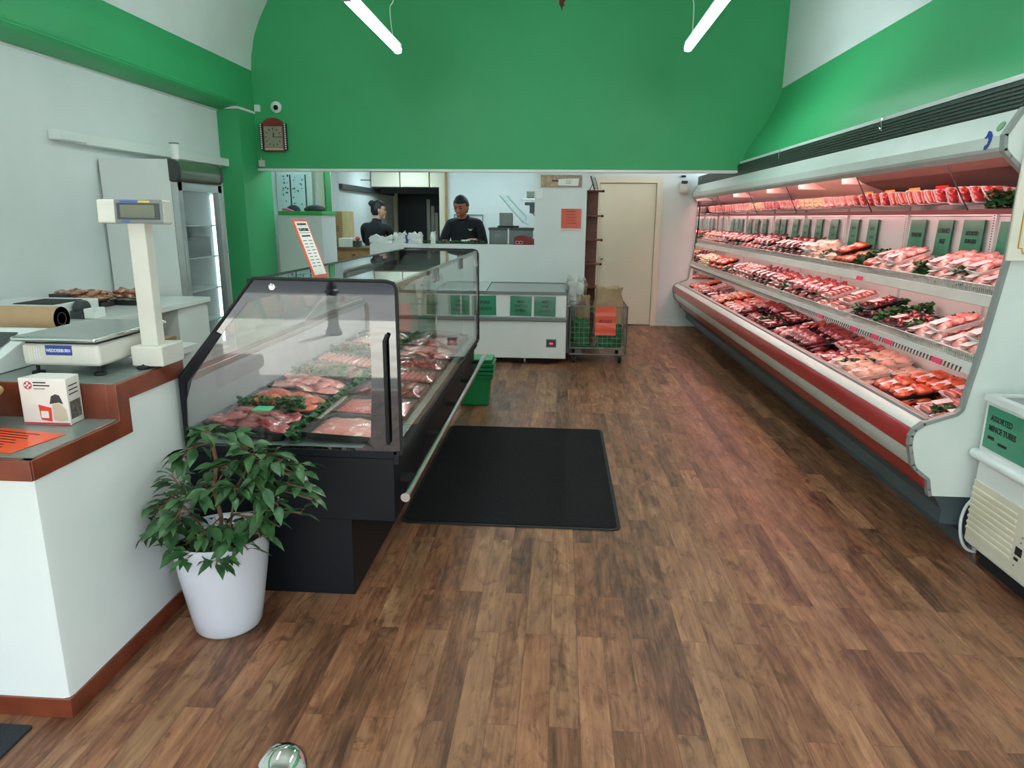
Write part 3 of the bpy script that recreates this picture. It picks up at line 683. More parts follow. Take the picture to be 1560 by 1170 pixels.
# flavour list stand on the case top
fs_ = thing('flavour_sign', (-.95, 2.72, 1.313), 'tall narrow orange-edged flavour list leaning back on the glass case top', 'sign')
bl, br = Vector((-.962, 2.672, 1.314)), Vector((-.942, 2.769, 1.314)); upv = Vector((-.075, .0, .218))
ri = (br-bl).normalized(); n_ = ri.cross(upv.normalized())
Mf = Matrix.Translation(bl) @ Matrix((ri, upv.normalized(), n_)).transposed().to_4x4(); H_ = upv.length; W_ = .1
MB().box(0, 0, -.002, W_, H_, .0015, Mf).build('orange_board', ORANGE, fs_, smooth=False)
MB().box(.008, .008, .0015, W_-.008, H_-.006, .0025, Mf).build('list_sheet', PAPER, fs_, smooth=False)
text('HOUSEMADE', .011, Mf @ Matrix.Translation((W_/2, H_-.018, .003)), BLK, fs_, bold=.0003)
text('FLAVOURS', .016, Mf @ Matrix.Translation((W_/2, H_-.04, .003)), BLK, fs_, sx=.85, bold=.0006)
q = MB().box(.012, H_-.053, .0025, W_-.012, H_-.0515, .003, Mf)
q.box(.02, H_-.068, .0025, W_-.02, H_-.062, .003, Mf)
for k in range(9):
    q.box(.016+.004*(k % 2), H_-.085-k*.013, .0025, .042, H_-.0825-k*.013, .003, Mf).box(.055, H_-.085-k*.013, .0025, .082-.004*(k % 3), H_-.0825-k*.013, .003, Mf)
q.build('print_lines', BLK, fs_, smooth=False)
MB().prism([(-.958, 1.313), (-1.06, 1.313), (-1.057, 1.317), (-1.0, 1.325), (-.965, 1.33)], 2.68, 2.76).build('acrylic_foot', GLASS, fs_, smooth=False)

# ------------------------------------------------------------------ ficus in a white pot
pc = Vector((-1.255, 2.32, 0))
pt = thing('potted_ficus', pc, 'leafy green ficus in a glossy white tapered pot on the floor beside the counter', 'potted plant')
MB().lathe([(.105, 0), (.118, .004), (.124, .015), (.135, .08), (.160, .24), (.176, .372), (.178, .385), (.172, .388), (.166, .38), (.150, .24), (.10, .10), (.001, .10)], pc, 48).build('pot', mat('pot_white', S(208, 212, 224), .25, coat=.5, var=S(205, 209, 221)), pt, angle=60)
MB().lathe([(.001, .345), (.08, .35), (.161, .342)], pc, 24).build('soil', SOIL, pt)
rnd = random.Random(4)
st = MB(); lf = MB()
def leaf(o, c, d, s, droop):
    d = d.normalized(); side = d.cross(Vector((0, 0, 1))); side = side.normalized() if side.length > .01 else Vector((1, 0, 0))
    up = side.cross(d); tw = rnd.uniform(-.5, .5); side, up = side*math.cos(tw)+up*math.sin(tw), up*math.cos(tw)-side*math.sin(tw)
    cols = []
    for t, w in ((0, .02), (.18, .62), (.42, 1), (.68, .8), (.86, .34), (1, .0)):
        p = c+d*s*t+Vector((0, 0, -1))*droop*s*t*t; hw = w*s*.24
        cols.append((p+side*hw+up*hw*.35, p, p-side*hw+up*hw*.35))
    vs = [q for cc in cols for q in cc]; fs = []
    for i in range(5):
        a = i*3; fs += [(a, a+3, a+4, a+1), (a+1, a+4, a+5, a+2)]
    o.add(vs, fs)
def branch(p0, p1, r, nl):
    p0, p1 = Vector(p0), Vector(p1); p1.x = max(p1.x, -1.468); p0.x = max(p0.x, -1.468); mid = (p0+p1)/2+Vector((rnd.uniform(-.02, .02), rnd.uniform(-.02, .02), .02))
    st.tube([p0, mid, p1], r, 6)
    for k in range(nl):
        t = .3+.7*(k+.5)/nl; b = p0.lerp(mid, t*2) if t < .5 else mid.lerp(p1, t*2-1)
        a = rnd.uniform(0, 2*PI); d = (p1-p0).normalized()*.6+Vector((math.cos(a), math.sin(a), rnd.uniform(-.2, .45)))
        l = d.normalized()*rnd.uniform(.01, .035); st.cyl(b, b+l, .0012, 5)
        leaf(lf, b+l, d+Vector((0, 0, -.3)), rnd.uniform(.05, .085), rnd.uniform(.1, .5))
trunk = [pc+Vector(v) for v in ((0, 0, .34), (.01, -.005, .45), (-.01, .0, .56), (.005, .01, .66), (.0, .0, .74))]
st.tube(trunk, .008, 8)
st.tube([pc+Vector(v) for v in ((.02, .01, .34), (.05, .0, .46), (.09, -.02, .58), (.14, -.01, .66))], .005, 8)
st.tube([pc+Vector(v) for v in ((-.03, -.01, .34), (-.07, -.03, .44), (-.12, -.03, .50), (-.18, -.06, .53))], .005, 8)
ends = [(.34, -.04, .62), (.36, -.06, .56), (.31, -.03, .67), (-.28, -.06, .45), (-.27, -.08, .40), (.22, .0, .70), (.33, -.09, .52), (-.20, -.10, .42), (-.24, -.06, .50), (-.20, -.02, .53), (-.15, -.16, .44), (-.18, -.02, .62), (-.11, -.08, .70), (-.06, .04, .77), (.01, -.07, .79), (.06, .0, .76), (.12, -.03, .74), (.18, -.06, .72), (.24, -.04, .68), (.29, -.02, .64), (.33, -.05, .60), (.20, -.10, .62), (.26, -.12, .56), (.12, -.14, .60), (.04, -.16, .62), (-.05, -.16, .58), (-.10, -.18, .50), (.0, -.19, .45), (.10, -.18, .42), (.19, -.13, .44), (.24, -.08, .46), (-.13, -.15, .36), (-.05, -.19, .38), (.05, -.19, .36), (.15, -.15, .40), (-.17, -.08, .36), (.10, .08, .62), (-.04, .10, .60), (.05, -.08, .68), (-.12, .02, .56), (.16, .04, .55)]
allst = trunk+[pc+Vector((.05, 0, .46)), pc+Vector((.09, -.02, .58)), pc+Vector((-.07, -.03, .44)), pc+Vector((-.12, -.03, .50)), pc+Vector((.14, -.01, .66))]
for e in ends:
    p = pc+Vector(e)*1.0+Vector((.03, -.01, 0)); cand = [a for a in allst if a.z < p.z+.06] or allst
    b = min(cand, key=lambda a: (a-p).length)
    branch(b, p, .0028, 12)
st.build('stems', STEM, pt)
fo = lf.build('foliage', LEAF, pt, angle=180)
import numpy as _np
# keep foliage clear of the counter side and the case end
for v in fo.data.vertices:
    w = v.co+pc
    if w.x < -1.488 and w.z < .99: v.co.x = -1.488-pc.x+(w.x+1.488)*.05
    if w.y > 2.53: v.co.y = 2.53-pc.y

# ------------------------------------------------------------------ floor mats, steel post
mt = thing('door_mat', (-.24, 4.12, 0), 'large black ribbed rubber mat on the floor beside the glass case', 'floor mat')
MAT1 = mat('mat_rubber', S(22, 23, 25), .7, var=S(18, 19, 20)); MATP = mat('mat_pile', S(36, 36, 38), .95, spec=.2, var=S(18, 18, 20), vscale=120, bump=.8, bscale=220)
def rrect(x0, y0, x1, y1, r, n=6):
    o = []
    for cx, cy, a0 in ((x1-r, y0+r, -PI/2), (x1-r, y1-r, 0), (x0+r, y1-r, PI/2), (x0+r, y0+r, PI)):
        for k in range(n+1): o.append((cx+r*math.cos(a0+PI/2*k/n), cy+r*math.sin(a0+PI/2*k/n)))
    return o
MB().prism(rrect(-.80, 3.265, .345, 4.99, .05), .0, .006, 'z').build('rubber_edge', MAT1, mt, bevel=.002)
MB().prism(rrect(-.78, 3.285, .325, 4.97, .035), .005, .010, 'z').build('pile_surface', MATP, mt, bevel=.001)
tag(MB().prism(rrect(-2.9, .6, -1.592, 1.72, .01), 0, .009, 'z').build('entrance_mat', mat('entrance_mat_blue', S(30, 36, 42), .9, bump=.5, bscale=150), None, bevel=.002), 'dark slate floor mat at the foot of the white sales counter', 'floor mat')
ps = thing('steel_post', (-.53, 1.13, 0), 'chrome domed steel post rising from the floor at the bottom of the view', 'post')
MB().lathe([(.12, 0), (.12, .006), (.05, .012), (.046, .02), (.046, .43), (.05, .435)], (-.53, 1.13, 0), 32).build('column', STEEL, ps)
MB().lathe([(.056, .435), (.058, .445), (.056, .465), (.046, .49), (.03, .507), (.012, .514), (.001, .515)], (-.53, 1.13, 0), 32).build('domed_cap', CHROME, ps, angle=80)
# ------------------------------------------------------------------ open wall chiller
CY0, CY1 = 3.2, 10.25
ch = thing('wall_chiller', (2.0, 6.7, 0), 'long open white meat chiller with red bumper stripes running along the right wall', 'chiller')
PW = mat('chiller_white', S(212, 221, 216), .35, coat=.2, var=S(208, 217, 212))
GRYR = mat('chiller_grey_edge', S(140, 146, 144), .4)
KICK = mat('chiller_kick', S(92, 104, 112), .4, metal=.3)
MB().box(2.06, CY0+.05, 0, 2.34, CY1, .12).build('plinth', BLACKM, ch, smooth=False)
MB().prism([(2.0, 0), (2.075, 0), (2.075, .085), (2.04, .10), (2.02, .10), (2.02, .07), (2.0, .06)], CY0+.04, CY1-.02).build('kick_rail', KICK, ch, angle=50)
MB().prism([(1.86, .13), (2.2, .10), (2.2, .25), (1.80, .29), (1.86, .20)], CY0+.02, CY1-.01).build('under_body', mat('under_body_grey', S(70, 84, 88), .5), ch, smooth=False)
def strip(name, prof, m):
    MB().prism(prof, CY0+.012, CY1-.012).build(name, m, ch, angle=50)
strip('lower_red_stripe', [(1.79, .285), (1.765, .305), (1.748, .335), (1.735, .36), (1.705, .405), (1.76, .41), (1.81, .34), (1.81, .29)], REDP)
strip('white_stripe', [(1.705, .405), (1.688, .43), (1.672, .47), (1.665, .50), (1.76, .50), (1.76, .405)], PW)
strip('upper_red_stripe', [(1.665, .50), (1.657, .53), (1.656, .56), (1.660, .59), (1.668, .603), (1.76, .603), (1.76, .50)], REDP)
strip('sloped_white_ledge', [(1.668, .603), (1.674, .612), (1.712, .640), (1.76, .640), (1.76, .603)], PW)
strip('grey_ledge', [(1.712, .640), (1.716, .652), (1.728, .656), (1.742, .650), (1.76, .62), (1.74, .62)], GRYR)
strip('well_front', [(1.742, .650), (1.85, .605), (1.85, .48), (1.76, .50), (1.74, .60)], mat('well_front_pink', S(190, 170, 160), .35))
MB().box(1.84, CY0+.012, .44, 2.30, CY1-.012, .52).build('well_floor', PW, ch, smooth=False)
MB().box(2.295, CY0+.012, .25, 2.34, CY1-.012, 2.12).build('back_panel', PW, ch, smooth=False)
for zz in (1.30, 1.345, 1.575):
    MB().box(2.292, CY0+.012, zz, 2.296, CY1-.012, zz+.004).build('panel_seam', mat('seam', S(120, 90, 86), .6), ch, smooth=False)
prof_end = [(1.775, .28), (1.765, .31), (1.755, .36), (1.695, .405), (1.676, .43), (1.660, .49), (1.650, .53), (1.650, .575), (1.662, .605), (1.70, .638), (1.838, .688), (1.858, .71), (1.90, 1.00), (1.945, 1.39), (1.95, 1.75), (1.88, 1.812), (1.852, 1.842), (1.846, 1.905), (1.905, 2.012), (2.34, 2.012), (2.34, .28)]
for ya, yb in ((CY0-.012, CY0+.012), (CY1-.012, CY1+.012)):
    e = MB().prism(prof_end, ya, yb).build('end_panel', PW, ch, smooth=False)
    y = ya-.002 if ya < 5 else ya-.003
    pts = prof_end[:19]
    q = MB(); w = .013
    for k in range(len(pts)-1):
        p, r = Vector(pts[k]), Vector(pts[k+1]); d = (r-p).normalized(); n = Vector((d.y, -d.x))  # inward
        a, b = p-d*.002, r+d*.002
        q.prism([tuple(a-n*.003), tuple(b-n*.003), tuple(b+n*w), tuple(a+n*w)], ya-.004, yb+.004)
    q.build('edge_trim', GRYR, e, smooth=False)
MB().box(1.92, CY1-.016, .70, 2.29, CY1-.0125, 1.80).build('end_mirror', MIRROR, ch, smooth=False)
# canopy
MB().prism([(1.905, 1.822), (1.868, 1.818), (1.852, 1.842), (1.850, 1.858), (1.868, 1.838), (1.905, 1.838)], CY0+.013, CY1-.013).build('canopy_lip', mat('lip_grey', S(176, 172, 168), .4), ch, smooth=False)
MB().prism([(1.8495, 1.857), (1.847, 1.905), (1.905, 2.010), (1.93, 2.010), (1.93, 1.99), (1.872, 1.895), (1.872, 1.86)], CY0+.013, CY1-.013).build('canopy_front', PW, ch, angle=25)
MB().box(1.92, CY0+.013, 1.985, 2.30, CY1-.013, 2.012).build('canopy_top', PW, ch, smooth=False)
MB().box(1.905, CY0-.01, 2.012, 1.945, CY1-.02, 2.125).build('night_blind_housing', mat('dark_corrugated', S(44, 54, 50), .45, bump=.6, bscale=25, var=S(28, 34, 32), vscale=14), ch, smooth=False)
q = MB()
for k in range(6): q.box(1.900, CY0-.005, 2.02+k*.017, 1.9055, CY1-.03, 2.027+k*.017)
q.build('blind_slats', mat('slat_dark', S(64, 74, 70), .4), ch, smooth=False)
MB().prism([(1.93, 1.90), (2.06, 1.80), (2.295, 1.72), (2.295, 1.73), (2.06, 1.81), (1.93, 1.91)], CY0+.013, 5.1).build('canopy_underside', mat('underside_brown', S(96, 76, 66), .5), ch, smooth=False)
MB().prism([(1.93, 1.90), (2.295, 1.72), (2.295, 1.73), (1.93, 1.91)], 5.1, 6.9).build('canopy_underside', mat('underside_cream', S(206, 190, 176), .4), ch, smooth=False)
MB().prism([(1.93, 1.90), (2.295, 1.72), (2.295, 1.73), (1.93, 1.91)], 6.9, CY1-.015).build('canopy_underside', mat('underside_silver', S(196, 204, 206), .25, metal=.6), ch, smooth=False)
for y in (5.1, 6.0, 6.9, 8.2):
    MB().box(1.93, y-.012, 1.79, 2.29, y+.012, 1.90, Matrix.Identity(4)).build('underside_rib', mat('underside_cream2', S(220, 206, 196), .4), ch, bevel=.002)
MB().cyl((1.915, CY0+.10, 1.853), (1.915, 6.6, 1.853), .012, 10).build('pink_light_tube', PINKL, ch)
MB().cyl((1.915, 6.75, 1.853), (1.915, CY1-.1, 1.853), .012, 10).build('pink_light_tube', PINKL, ch)
MB().prism([(1.897, 1.868), (1.945, 1.868), (1.945, 1.85), (1.949, 1.85), (1.949, 1.873), (1.897, 1.873)], CY0+.02, CY1-.02).build('lamp_shield', PW, ch, smooth=False)  # strip added above the tubes to keep their light off the underside
UPR = (3.907, 4.866, 5.856, 6.846, 7.82, 8.94, 9.9)
for y in UPR:
    MB().box(2.280, y-.02, .55, 2.296, y+.02, 1.80).build('upright', PW, ch, bevel=.001)
    q = MB()
    for k in range(26): q.box(2.2785, y-.004, 1.24+k*.0135, 2.281, y+.004, 1.246+k*.0135)
    q.build('upright_slots', mat('slot_dark', S(70, 30, 30), .6), ch, smooth=False)
RACK_FILL = mat('pink_rack_fill', (1, .7, .7, 1), .4, emit=(1, .55, .55, 1), estr=15)
SHELF_FILL = mat('pink_shelf_fill', (1, .7, .7, 1), .4, emit=(1, .50, .50, 1), estr=6.5)
def shelf(x0, z0, x1, z1, nm, guard=True):
    s = MB().prism([(x0, z0), (x1, z1), (x1, z1+.012), (x0, z0+.012)], CY0+.013, CY1-.017).build('shelf', PW, ch, smooth=False)
    MB().prism([(x0-.008, z0+.010), (x0-.022, z0-.034), (x0-.016, z0-.038), (x0-.002, z0-.038), (x0+.004, z0+.010)], CY0+.013, CY1-.017).build('price_rail', mat('price_rail_grey', S(204, 202, 196), .35, coat=.4), s, smooth=False)
    MB().box(x0-.004, CY0+.013, z0+.010, x0+.004, CY1-.017, z0+.016).build('shelf_nose', PW, s, bevel=.002)
    if guard:
        q = MB(); q.cyl((x0, CY0+.02, z0+.056), (x0, CY1-.02, z0+.056), .003, 6)
        n = int((CY1-CY0-.04)/.016)
        for k in range(n+1):
            y = CY0+.02+k*.016; q.box(x0-.0013, y-.0013, z0+.012, x0+.0013, y+.0013, z0+.056)
        q.build('wire_guard', mat('guard_wire', S(226, 214, 206), .35, metal=.3), s, smooth=False)
        q = MB()
        for k in range(9):
            y = CY0+.35+k*.82; q.tube([(x0, y, z0+.056), (x0+.15, y, z0+.05), (x0+.15, y, z0+.02)], .0018, 5)
        q.build('guard_divider', mat('guard_wire', S(226, 214, 206)), s, smooth=False)
    MB().cyl((x0+.022, CY0+.1, z0-.014), (x0+.022, CY1-.1, z0-.014), .010, 8).build('pink_light_tube', SHELF_FILL, s)  # fill tube added to brighten the packs below, hidden behind the price rail
    if nm == 'middle':
        q = MB()
        for k in range(210):
            y = CY0+.06+k*.033; q.prism([(x0-.0235, z0-.036), (x0-.0185, z0-.036), (x0-.0145, z0-.012), (x0-.0195, z0-.012)], y, y+.010)
        q.build('air_slots', mat('slot_brown', S(96, 60, 56), .6), s, smooth=False)
    for y in UPR:
        MB().prism([(x0+.03, z0), (x1, z1), (x1, z1-.06)], y-.002, y+.002).build('shelf_bracket', PW, s, smooth=False)
    return s
shelf(1.945, 1.21, 2.285, 1.265, 'upper')
shelf(1.885, .905, 2.285, .965, 'middle')
# top rack for small packets, hung on thin rods from the canopy
tr = MB().prism([(2.05, 1.598), (2.285, 1.604), (2.285, 1.612), (2.05, 1.606)], CY0+.013, CY1-.017).build('top_rack', mat('rack_dark', S(70, 40, 40), .5), ch, smooth=False)
MB().cyl((2.060, CY0+.1, 1.590), (2.060, CY1-.1, 1.590), .005, 8).build('pink_light_tube', RACK_FILL, tr)  # fill tube added under the rack to brighten the back panel
MB().box(2.042, CY0+.013, 1.583, 2.051, CY1-.017, 1.608).build('rack_nose', mat('rack_nose', S(120, 66, 66), .4), tr, smooth=False)
for y in (3.75, 4.86, 6.35, 7.6, 9.1):
    MB().cyl((1.945, y+.14, 1.90), (2.046, y-.02, 1.598), .004, 6).build('hanger_rod', BLACKM, tr)
# emblem on the canopy
lg = MB(); Ml = face_m((1.8485, 3.285, 1.905), (0, -1, 0), (0, 0, 1))
def blob(o, pts, M, z0=0, z1=.002):
    n = len(pts); vs = [M @ Vector((p[0], p[1], z0)) for p in pts]+[M @ Vector((p[0], p[1], z1)) for p in pts]
    return o.add(vs, [(i, (i+1) % n, (i+1) % n+n, i+n) for i in range(n)]+[tuple(range(n))[::-1], tuple(range(n, 2*n))])
blob(MB(), [(-.030, .0), (-.018, .006), (-.004, .028), (.014, .022), (.026, .006), (.024, -.014), (.008, -.036), (-.012, -.050), (-.026, -.048), (-.022, -.034), (-.004, -.028), (.004, -.010), (-.006, .002), (-.02, -.004)], face_m((1.8462, 3.30, 1.905), (0, -1, 0), (0, 0, 1))).build('blue_emblem', mat('emblem_blue', S(30, 62, 150), .4), ch, smooth=False)
Mg = Matrix.Translation((1.853, 3.262, 1.934)) @ Matrix.Rotation(math.radians(-28.9), 4, 'Y')
blob(MB(), [(.03*math.cos(a*PI/8)*.75, .022*math.sin(a*PI/8)) for a in range(16)], face_m((1.866, 3.258, 1.945), (0, -1, 0), (.48, 0, .87)), -.001, .003).build('green_emblem', mat('emblem_green', S(110, 150, 110), .4), ch, smooth=False)

# notices on the chiller back panel
SG = [(4.07, 'ASSORTED\nBURGERS'), (4.36, 'CORNED\nBEEF'), (4.68, 'VENISON'), (5.33, None), (5.66, None), (6.07, None), (6.42, None), (6.74, None), (7.05, None), (7.42, None), (7.62, None), (8.1, None), (8.42, None), (8.72, None), (9.14, None), (9.36, None), (9.6, None)]
SGW = [.20, .165, .19, .155, .15, .17, .15, .15, .15, .15, .13, .16, .15, .15, .15, .15, .15]
rk = ['nearest', 'second', 'third', 'fourth', 'fifth', 'sixth', 'seventh', 'eighth', 'ninth', 'tenth', 'eleventh', 'twelfth', 'thirteenth', 'fourteenth', 'fifteenth', 'sixteenth', 'farthest']
for k, ((y, tx), w) in enumerate(zip(SG, SGW)):
    lab = {0: 'torn-edged green notice reading ASSORTED BURGERS on the chiller back', 1: 'green notice with two words ending BEEF on the chiller back', 2: 'green notice reading VENISON on the chiller back'}.get(k, f'small green notice on the chiller back panel, {rk[k]} from the near end')
    g = thing('green_notice', (2.275, y, 1.35), lab, 'notice', 'green notices along the chiller back')
    tl = (.02, .0, -.01)[k % 3]
    Mx = face_m((2.270, y, 1.452), (.0, -1, 0), (.05, tl, 1)); hh = .105
    MB().box(-w/2, -hh, -.001, w/2, hh, .001, Mx).build('sheet', SGREEN, g, smooth=False)
    if tx: text(tx, .038 if k else .032, Mx @ Matrix.Translation((0, .01, .002)), BLK, g, line=1.6 if k == 1 else 1.35, sx=.8, bold=.0008)
    else:
        q = MB()
        for r_, (a, b) in enumerate(((-.035, .03), (-.028, .035))): q.box(a, .028-r_*.06, .001, b, .05-r_*.06, .002, Mx)
        q.build('print_lines', mat('faded_print', S(44, 84, 66), .6), g, smooth=False)
# extra green notice half hidden at the near end
g = thing('green_notice', (2.275, 3.78, 1.35), 'green notice at the near end of the chiller back, half hidden by the white signboard', 'notice', 'green notices along the chiller back')
MB().box(-.07, -.105, -.001, .07, .105, .001, face_m((2.270, 3.765, 1.445), (0, -1, 0), (.05, 0, 1))).build('sheet', SGREEN, g, smooth=False)
tag(MB().prism([(1.993, 1.222), (1.925, 1.214), (1.925, 1.246), (1.998, 1.254)], CY1-.06, CY1-.03).build('shelf_tag', GREENTRIM, None), 'small green tag clipped to the far end of the upper chiller shelf', 'tag')

# packs: upper shelf, middle shelf, well and top rack
keys = list(PK)
def seg_word(y): return 'near third' if y < 5.2 else 'middle third' if y < 7.4 else 'far third'
rnd = random.Random(11)
SEQ2 = ['pink pork chops', 'pink pork chops', 'orange marinated meat', 'pale chicken pieces', 'dark red beef slices', 'dark red beef slices', 'red beef steaks', 'red beef mince', 'red lamb chops', 'pink pork chops', 'pale chicken pieces', 'pale crumbed meat']
SEQ3 = ['pink pork chops', 'diced red meat', 'brown-pink sausages', 'red beef steaks', 'red lamb chops', 'dark red beef slices', 'brown-pink sausages', 'red beef mince', 'orange marinated meat', 'pale crumbed meat', 'dark red beef slices']
SEQW = ['brown-pink sausages', 'orange marinated meat', 'pale chicken pieces', 'red lamb chops', 'dark red roast', 'red beef steaks', 'diced red meat', 'dark red roast', 'pink pork chops', 'orange marinated meat', 'pale chicken pieces', 'dark red beef slices']
def run(seq, x0, z0, slope, where, rows, layers, pitch, skip, y0=CY0+.12, yaw=0, blk=4, depth=.2):
    y = y0; i = 0
    while y < CY1-.12:
        if not any(a < y < b for a, b in skip):
            key = seq[(i//blk) % len(seq)]
            for r_ in range(rows):
                for L_ in range(layers):
                    if L_ and rnd.random() < .25: continue
                    x = x0+.11+r_*depth+rnd.uniform(-.008, .008); z = z0+(x-x0)*slope+.006+L_*(.052+rnd.uniform(0, .003))
                    if L_: x += rnd.uniform(-.02, .01)
                    put_pack(key, (x+(.03 if L_ and rows == 1 else 0), y+rnd.uniform(-.01, .01)+L_*.02, z+(.012 if slope > .3 else 0)), (rnd.uniform(-.03, .03)+.06*L_, -math.atan(slope)+rnd.uniform(-.03, .03), rnd.uniform(-.06, .06)+yaw),
                        f'film-wrapped tray of {key} on the {where}, {seg_word(y)}', f'{key} on the {where}, {seg_word(y)}', (1.12, 1.12, 1.15))
        y += pitch*rnd.uniform(.95, 1.06); i += 1
sk2 = [(4.0, 4.09), (4.8, 4.88), (5.36, 5.44), (8.0, 8.1)]; sk3 = [(3.82, 3.94), (4.26, 4.37), (4.56, 4.67), (6.1, 6.2), (8.2, 8.3)]
run(SEQ2, 1.955, 1.222, .32, 'upper chiller shelf', 1, 2, .165, sk2, depth=.2)
run(SEQ3, 1.900, .918, .32, 'middle chiller shelf', 1, 2, .165, sk3)
run(SEQW, 1.85, .525, .20, 'chiller well floor', 2, 2, .165, [(4.55, 4.6), (6.5, 6.62), (7.9, 8.0)], depth=.21, blk=3)
# packets leaning along the top rack
y = CY0+.45; i = 0
SEQT = ['red lamb chops', 'brown-pink sausages', 'red lamb chops', 'pink pork chops', 'pale crumbed meat', 'pink pork chops', 'red lamb chops', 'pale crumbed meat', 'pink pork chops', 'brown-pink sausages']
while y < CY1-.1:
    key = SEQT[(i//5) % len(SEQT)]
    put_pack(key, (2.135, y, 1.672), (math.radians(-48+rnd.uniform(-8, 8)), 0, PI/2*0+PI+rnd.uniform(-.1, .1)), f'small packet of {key} leaning on the top chiller rack, {seg_word(y)}', f'{key} on the top rack, {seg_word(y)}', (.80, .80, .7))
    y += .112; i += 1
# parsley strips between the packs
def strip_p(x0, x1, y, z, slope, lab):
    m = parsley_mb(x1-x0, .06, .085, 300, 'x', 1.15).build('parsley_divider', LEAFP, None, smooth=False)
    m.location = ((x0+x1)/2, y, z); m.rotation_euler = (0, -math.atan(slope), rnd.uniform(-.2, .2))
    tag(m, lab, 'parsley divider', 'parsley strips in the wall chiller')
ordw = ['nearest', 'second', 'third', 'fourth', 'fifth']
for k, y in enumerate((3.62, 4.04, 4.84, 5.4, 8.05)): strip_p(1.97, 2.26, y, 1.262, .16, f'green plastic parsley strip on the upper chiller shelf, {ordw[k]} of five')
for k, y in enumerate((3.88, 4.31, 4.61, 6.15, 8.25)): strip_p(1.91, 2.26, y, .957, .15, f'green plastic parsley strip on the middle chiller shelf, {ordw[k]} of five')
for k, y in enumerate((3.42, 4.575, 6.56, 7.95)): strip_p(1.87, 2.26, y, .585, .02, f'green plastic parsley strip in the chiller well, {ordw[k]} of four')
strip_p(2.06, 2.26, 3.60, 1.61, .0, 'green plastic parsley strip on the top chiller rack at its near end')
for k, (y, z, x) in enumerate(((3.46, .885, 1.862), (3.98, .885, 1.862), (4.15, .885, 1.862), (4.45, .885, 1.862), (5.02, .885, 1.862), (4.6, 1.19, 1.922))):
    o = MB().box(-.003, -.045, -.012, .0, .045, .012, Matrix.Translation((x-.003, y, z)) @ Matrix.Rotation(.28, 4, 'Y')).build('price_ticket', PINKT, None, smooth=False)
    tag(o, 'bright pink price ticket on the upper chiller shelf rail' if k == 5 else f'bright pink price ticket on the middle chiller shelf rail, {ordw[k]} from the near end', 'price ticket', 'pink shelf tickets')
for k, y in enumerate((4.30, 4.62, 4.95, 5.28)):
    o = MB().box(-.05, -.07, -.001, .05, .07, .001, Matrix.Translation((2.20, y, 1.70)) @ Matrix.Rotation(PI/2-.2, 4, 'Y')).build('rack_card', mat('yellow_card' if k else 'red_card', S(214, 190, 90) if k else S(214, 40, 44), .5), None, smooth=False)
    tag(o, ('red' if not k else 'yellow')+' card standing at the back of the top chiller rack, '+ordw[k]+' of four', 'card', 'cards on the top rack')
# clips hanging from the trim above the chiller
for k, y in enumerate((4.55, 6.55)):
    o = MB().tube([(1.918, y, 2.16), (1.90, y-.02, 2.12), (1.898, y-.05, 2.07), (1.90, y, 2.10), (1.915, y+.02, 2.13)], .004, 6).build('wire_hook', CHROME, None)
    tag(o, f'bent wire hook hanging over the dark chiller blind housing, {"nearer" if not k else "farther"} one', 'hook', 'hooks over the chiller blind')

# white signboard at the near end
sb = thing('gold_bordered_sign', (2.08, 3.15, 1.4), 'cream signboard with a gold line border hanging at the near end of the chiller', 'sign')
MB().box(1.918, 3.150, 1.385, 2.36, 3.165, 2.0).build('board', mat('sign_cream', S(226, 222, 206), .5), sb, bevel=.003)
q = MB(); GOLD = mat('gold_line', S(206, 160, 60), .35, metal=.4)
q.box(1.952, 3.147, 1.44, 1.957, 3.151, 1.96).box(1.975, 3.147, 1.415, 2.36, 3.151, 1.42).tube([(1.9545, 3.149, 1.44), (1.972, 3.149, 1.438), (1.977, 3.149, 1.418)], .0025, 6)
q.build('gold_border', GOLD, sb, smooth=False)
text('V', .085, face_m((1.992, 3.148, 1.60), (1, 0, 0), (0, 0, 1)), BLK, sb, bold=.002)

# chest freezer at the right edge
fz = thing('chest_freezer', (2.15, 2.7, 0), 'white chest freezer with louvred vent at the right edge, in front of the wall chiller', 'chest freezer')
FX = 1.925
MB().box(FX+.01, 2.1, .085, 2.35, 3.13, .50).build('cabinet', WHITE2, fz, bevel=.008)
MB().box(FX+.005, 2.1, .53, 2.35, 3.135, .775).build('upper_cabinet', WHITE2, fz, bevel=.006)
MB().cyl((FX, 2.08, .515), (FX, 3.15, .515), .022, 16).cyl((FX, 3.15, .515), (2.35, 3.15, .515), .022, 16).ball((FX, 3.15, .515), .022, 16, 10).build('bumper_band', WHITE2, fz)
MB().box(FX-.004, 2.1, .77, FX+.035, 3.14, .80).box(FX+.035, 3.10, .77, 2.35, 3.14, .80).build('top_rim', WHITE2, fz, smooth=False)
MB().box(FX+.035, 2.1, .772, 2.34, 3.10, .792).build('sliding_lid', mat('dark_lid_glass', S(52, 60, 62), .1, coat=1), fz, bevel=.003)
q = MB()
for k in range(8):
    z = .155+k*.028; q.prism([(FX+.012, z), (FX-.004, z+.004), (FX-.004, z+.014), (FX+.012, z+.020)], 2.80, 3.118)
q.build('louvres', mat('louvre_cream', S(222, 214, 190), .5), fz, smooth=False)
MB().box(FX+.002, 2.55, .10, FX+.012, 3.122, .40).build('vent_panel', mat('vent_panel_cream', S(214, 208, 188), .5), fz, bevel=.003)
MB().box(FX-.001, 2.735, .20, FX+.004, 2.775, .235).box(FX-.001, 2.75, .175, FX+.004, 2.775, .188).build('rocker_switch', BLACKM, fz, bevel=.001)
for z, y in ((.26, 2.75), (.285, 2.745), (.15, 2.77)):
    MB().cyl((FX+.003, y, z), (FX-.001, y, z), .004, 10).build('screw', GREYP, fz)
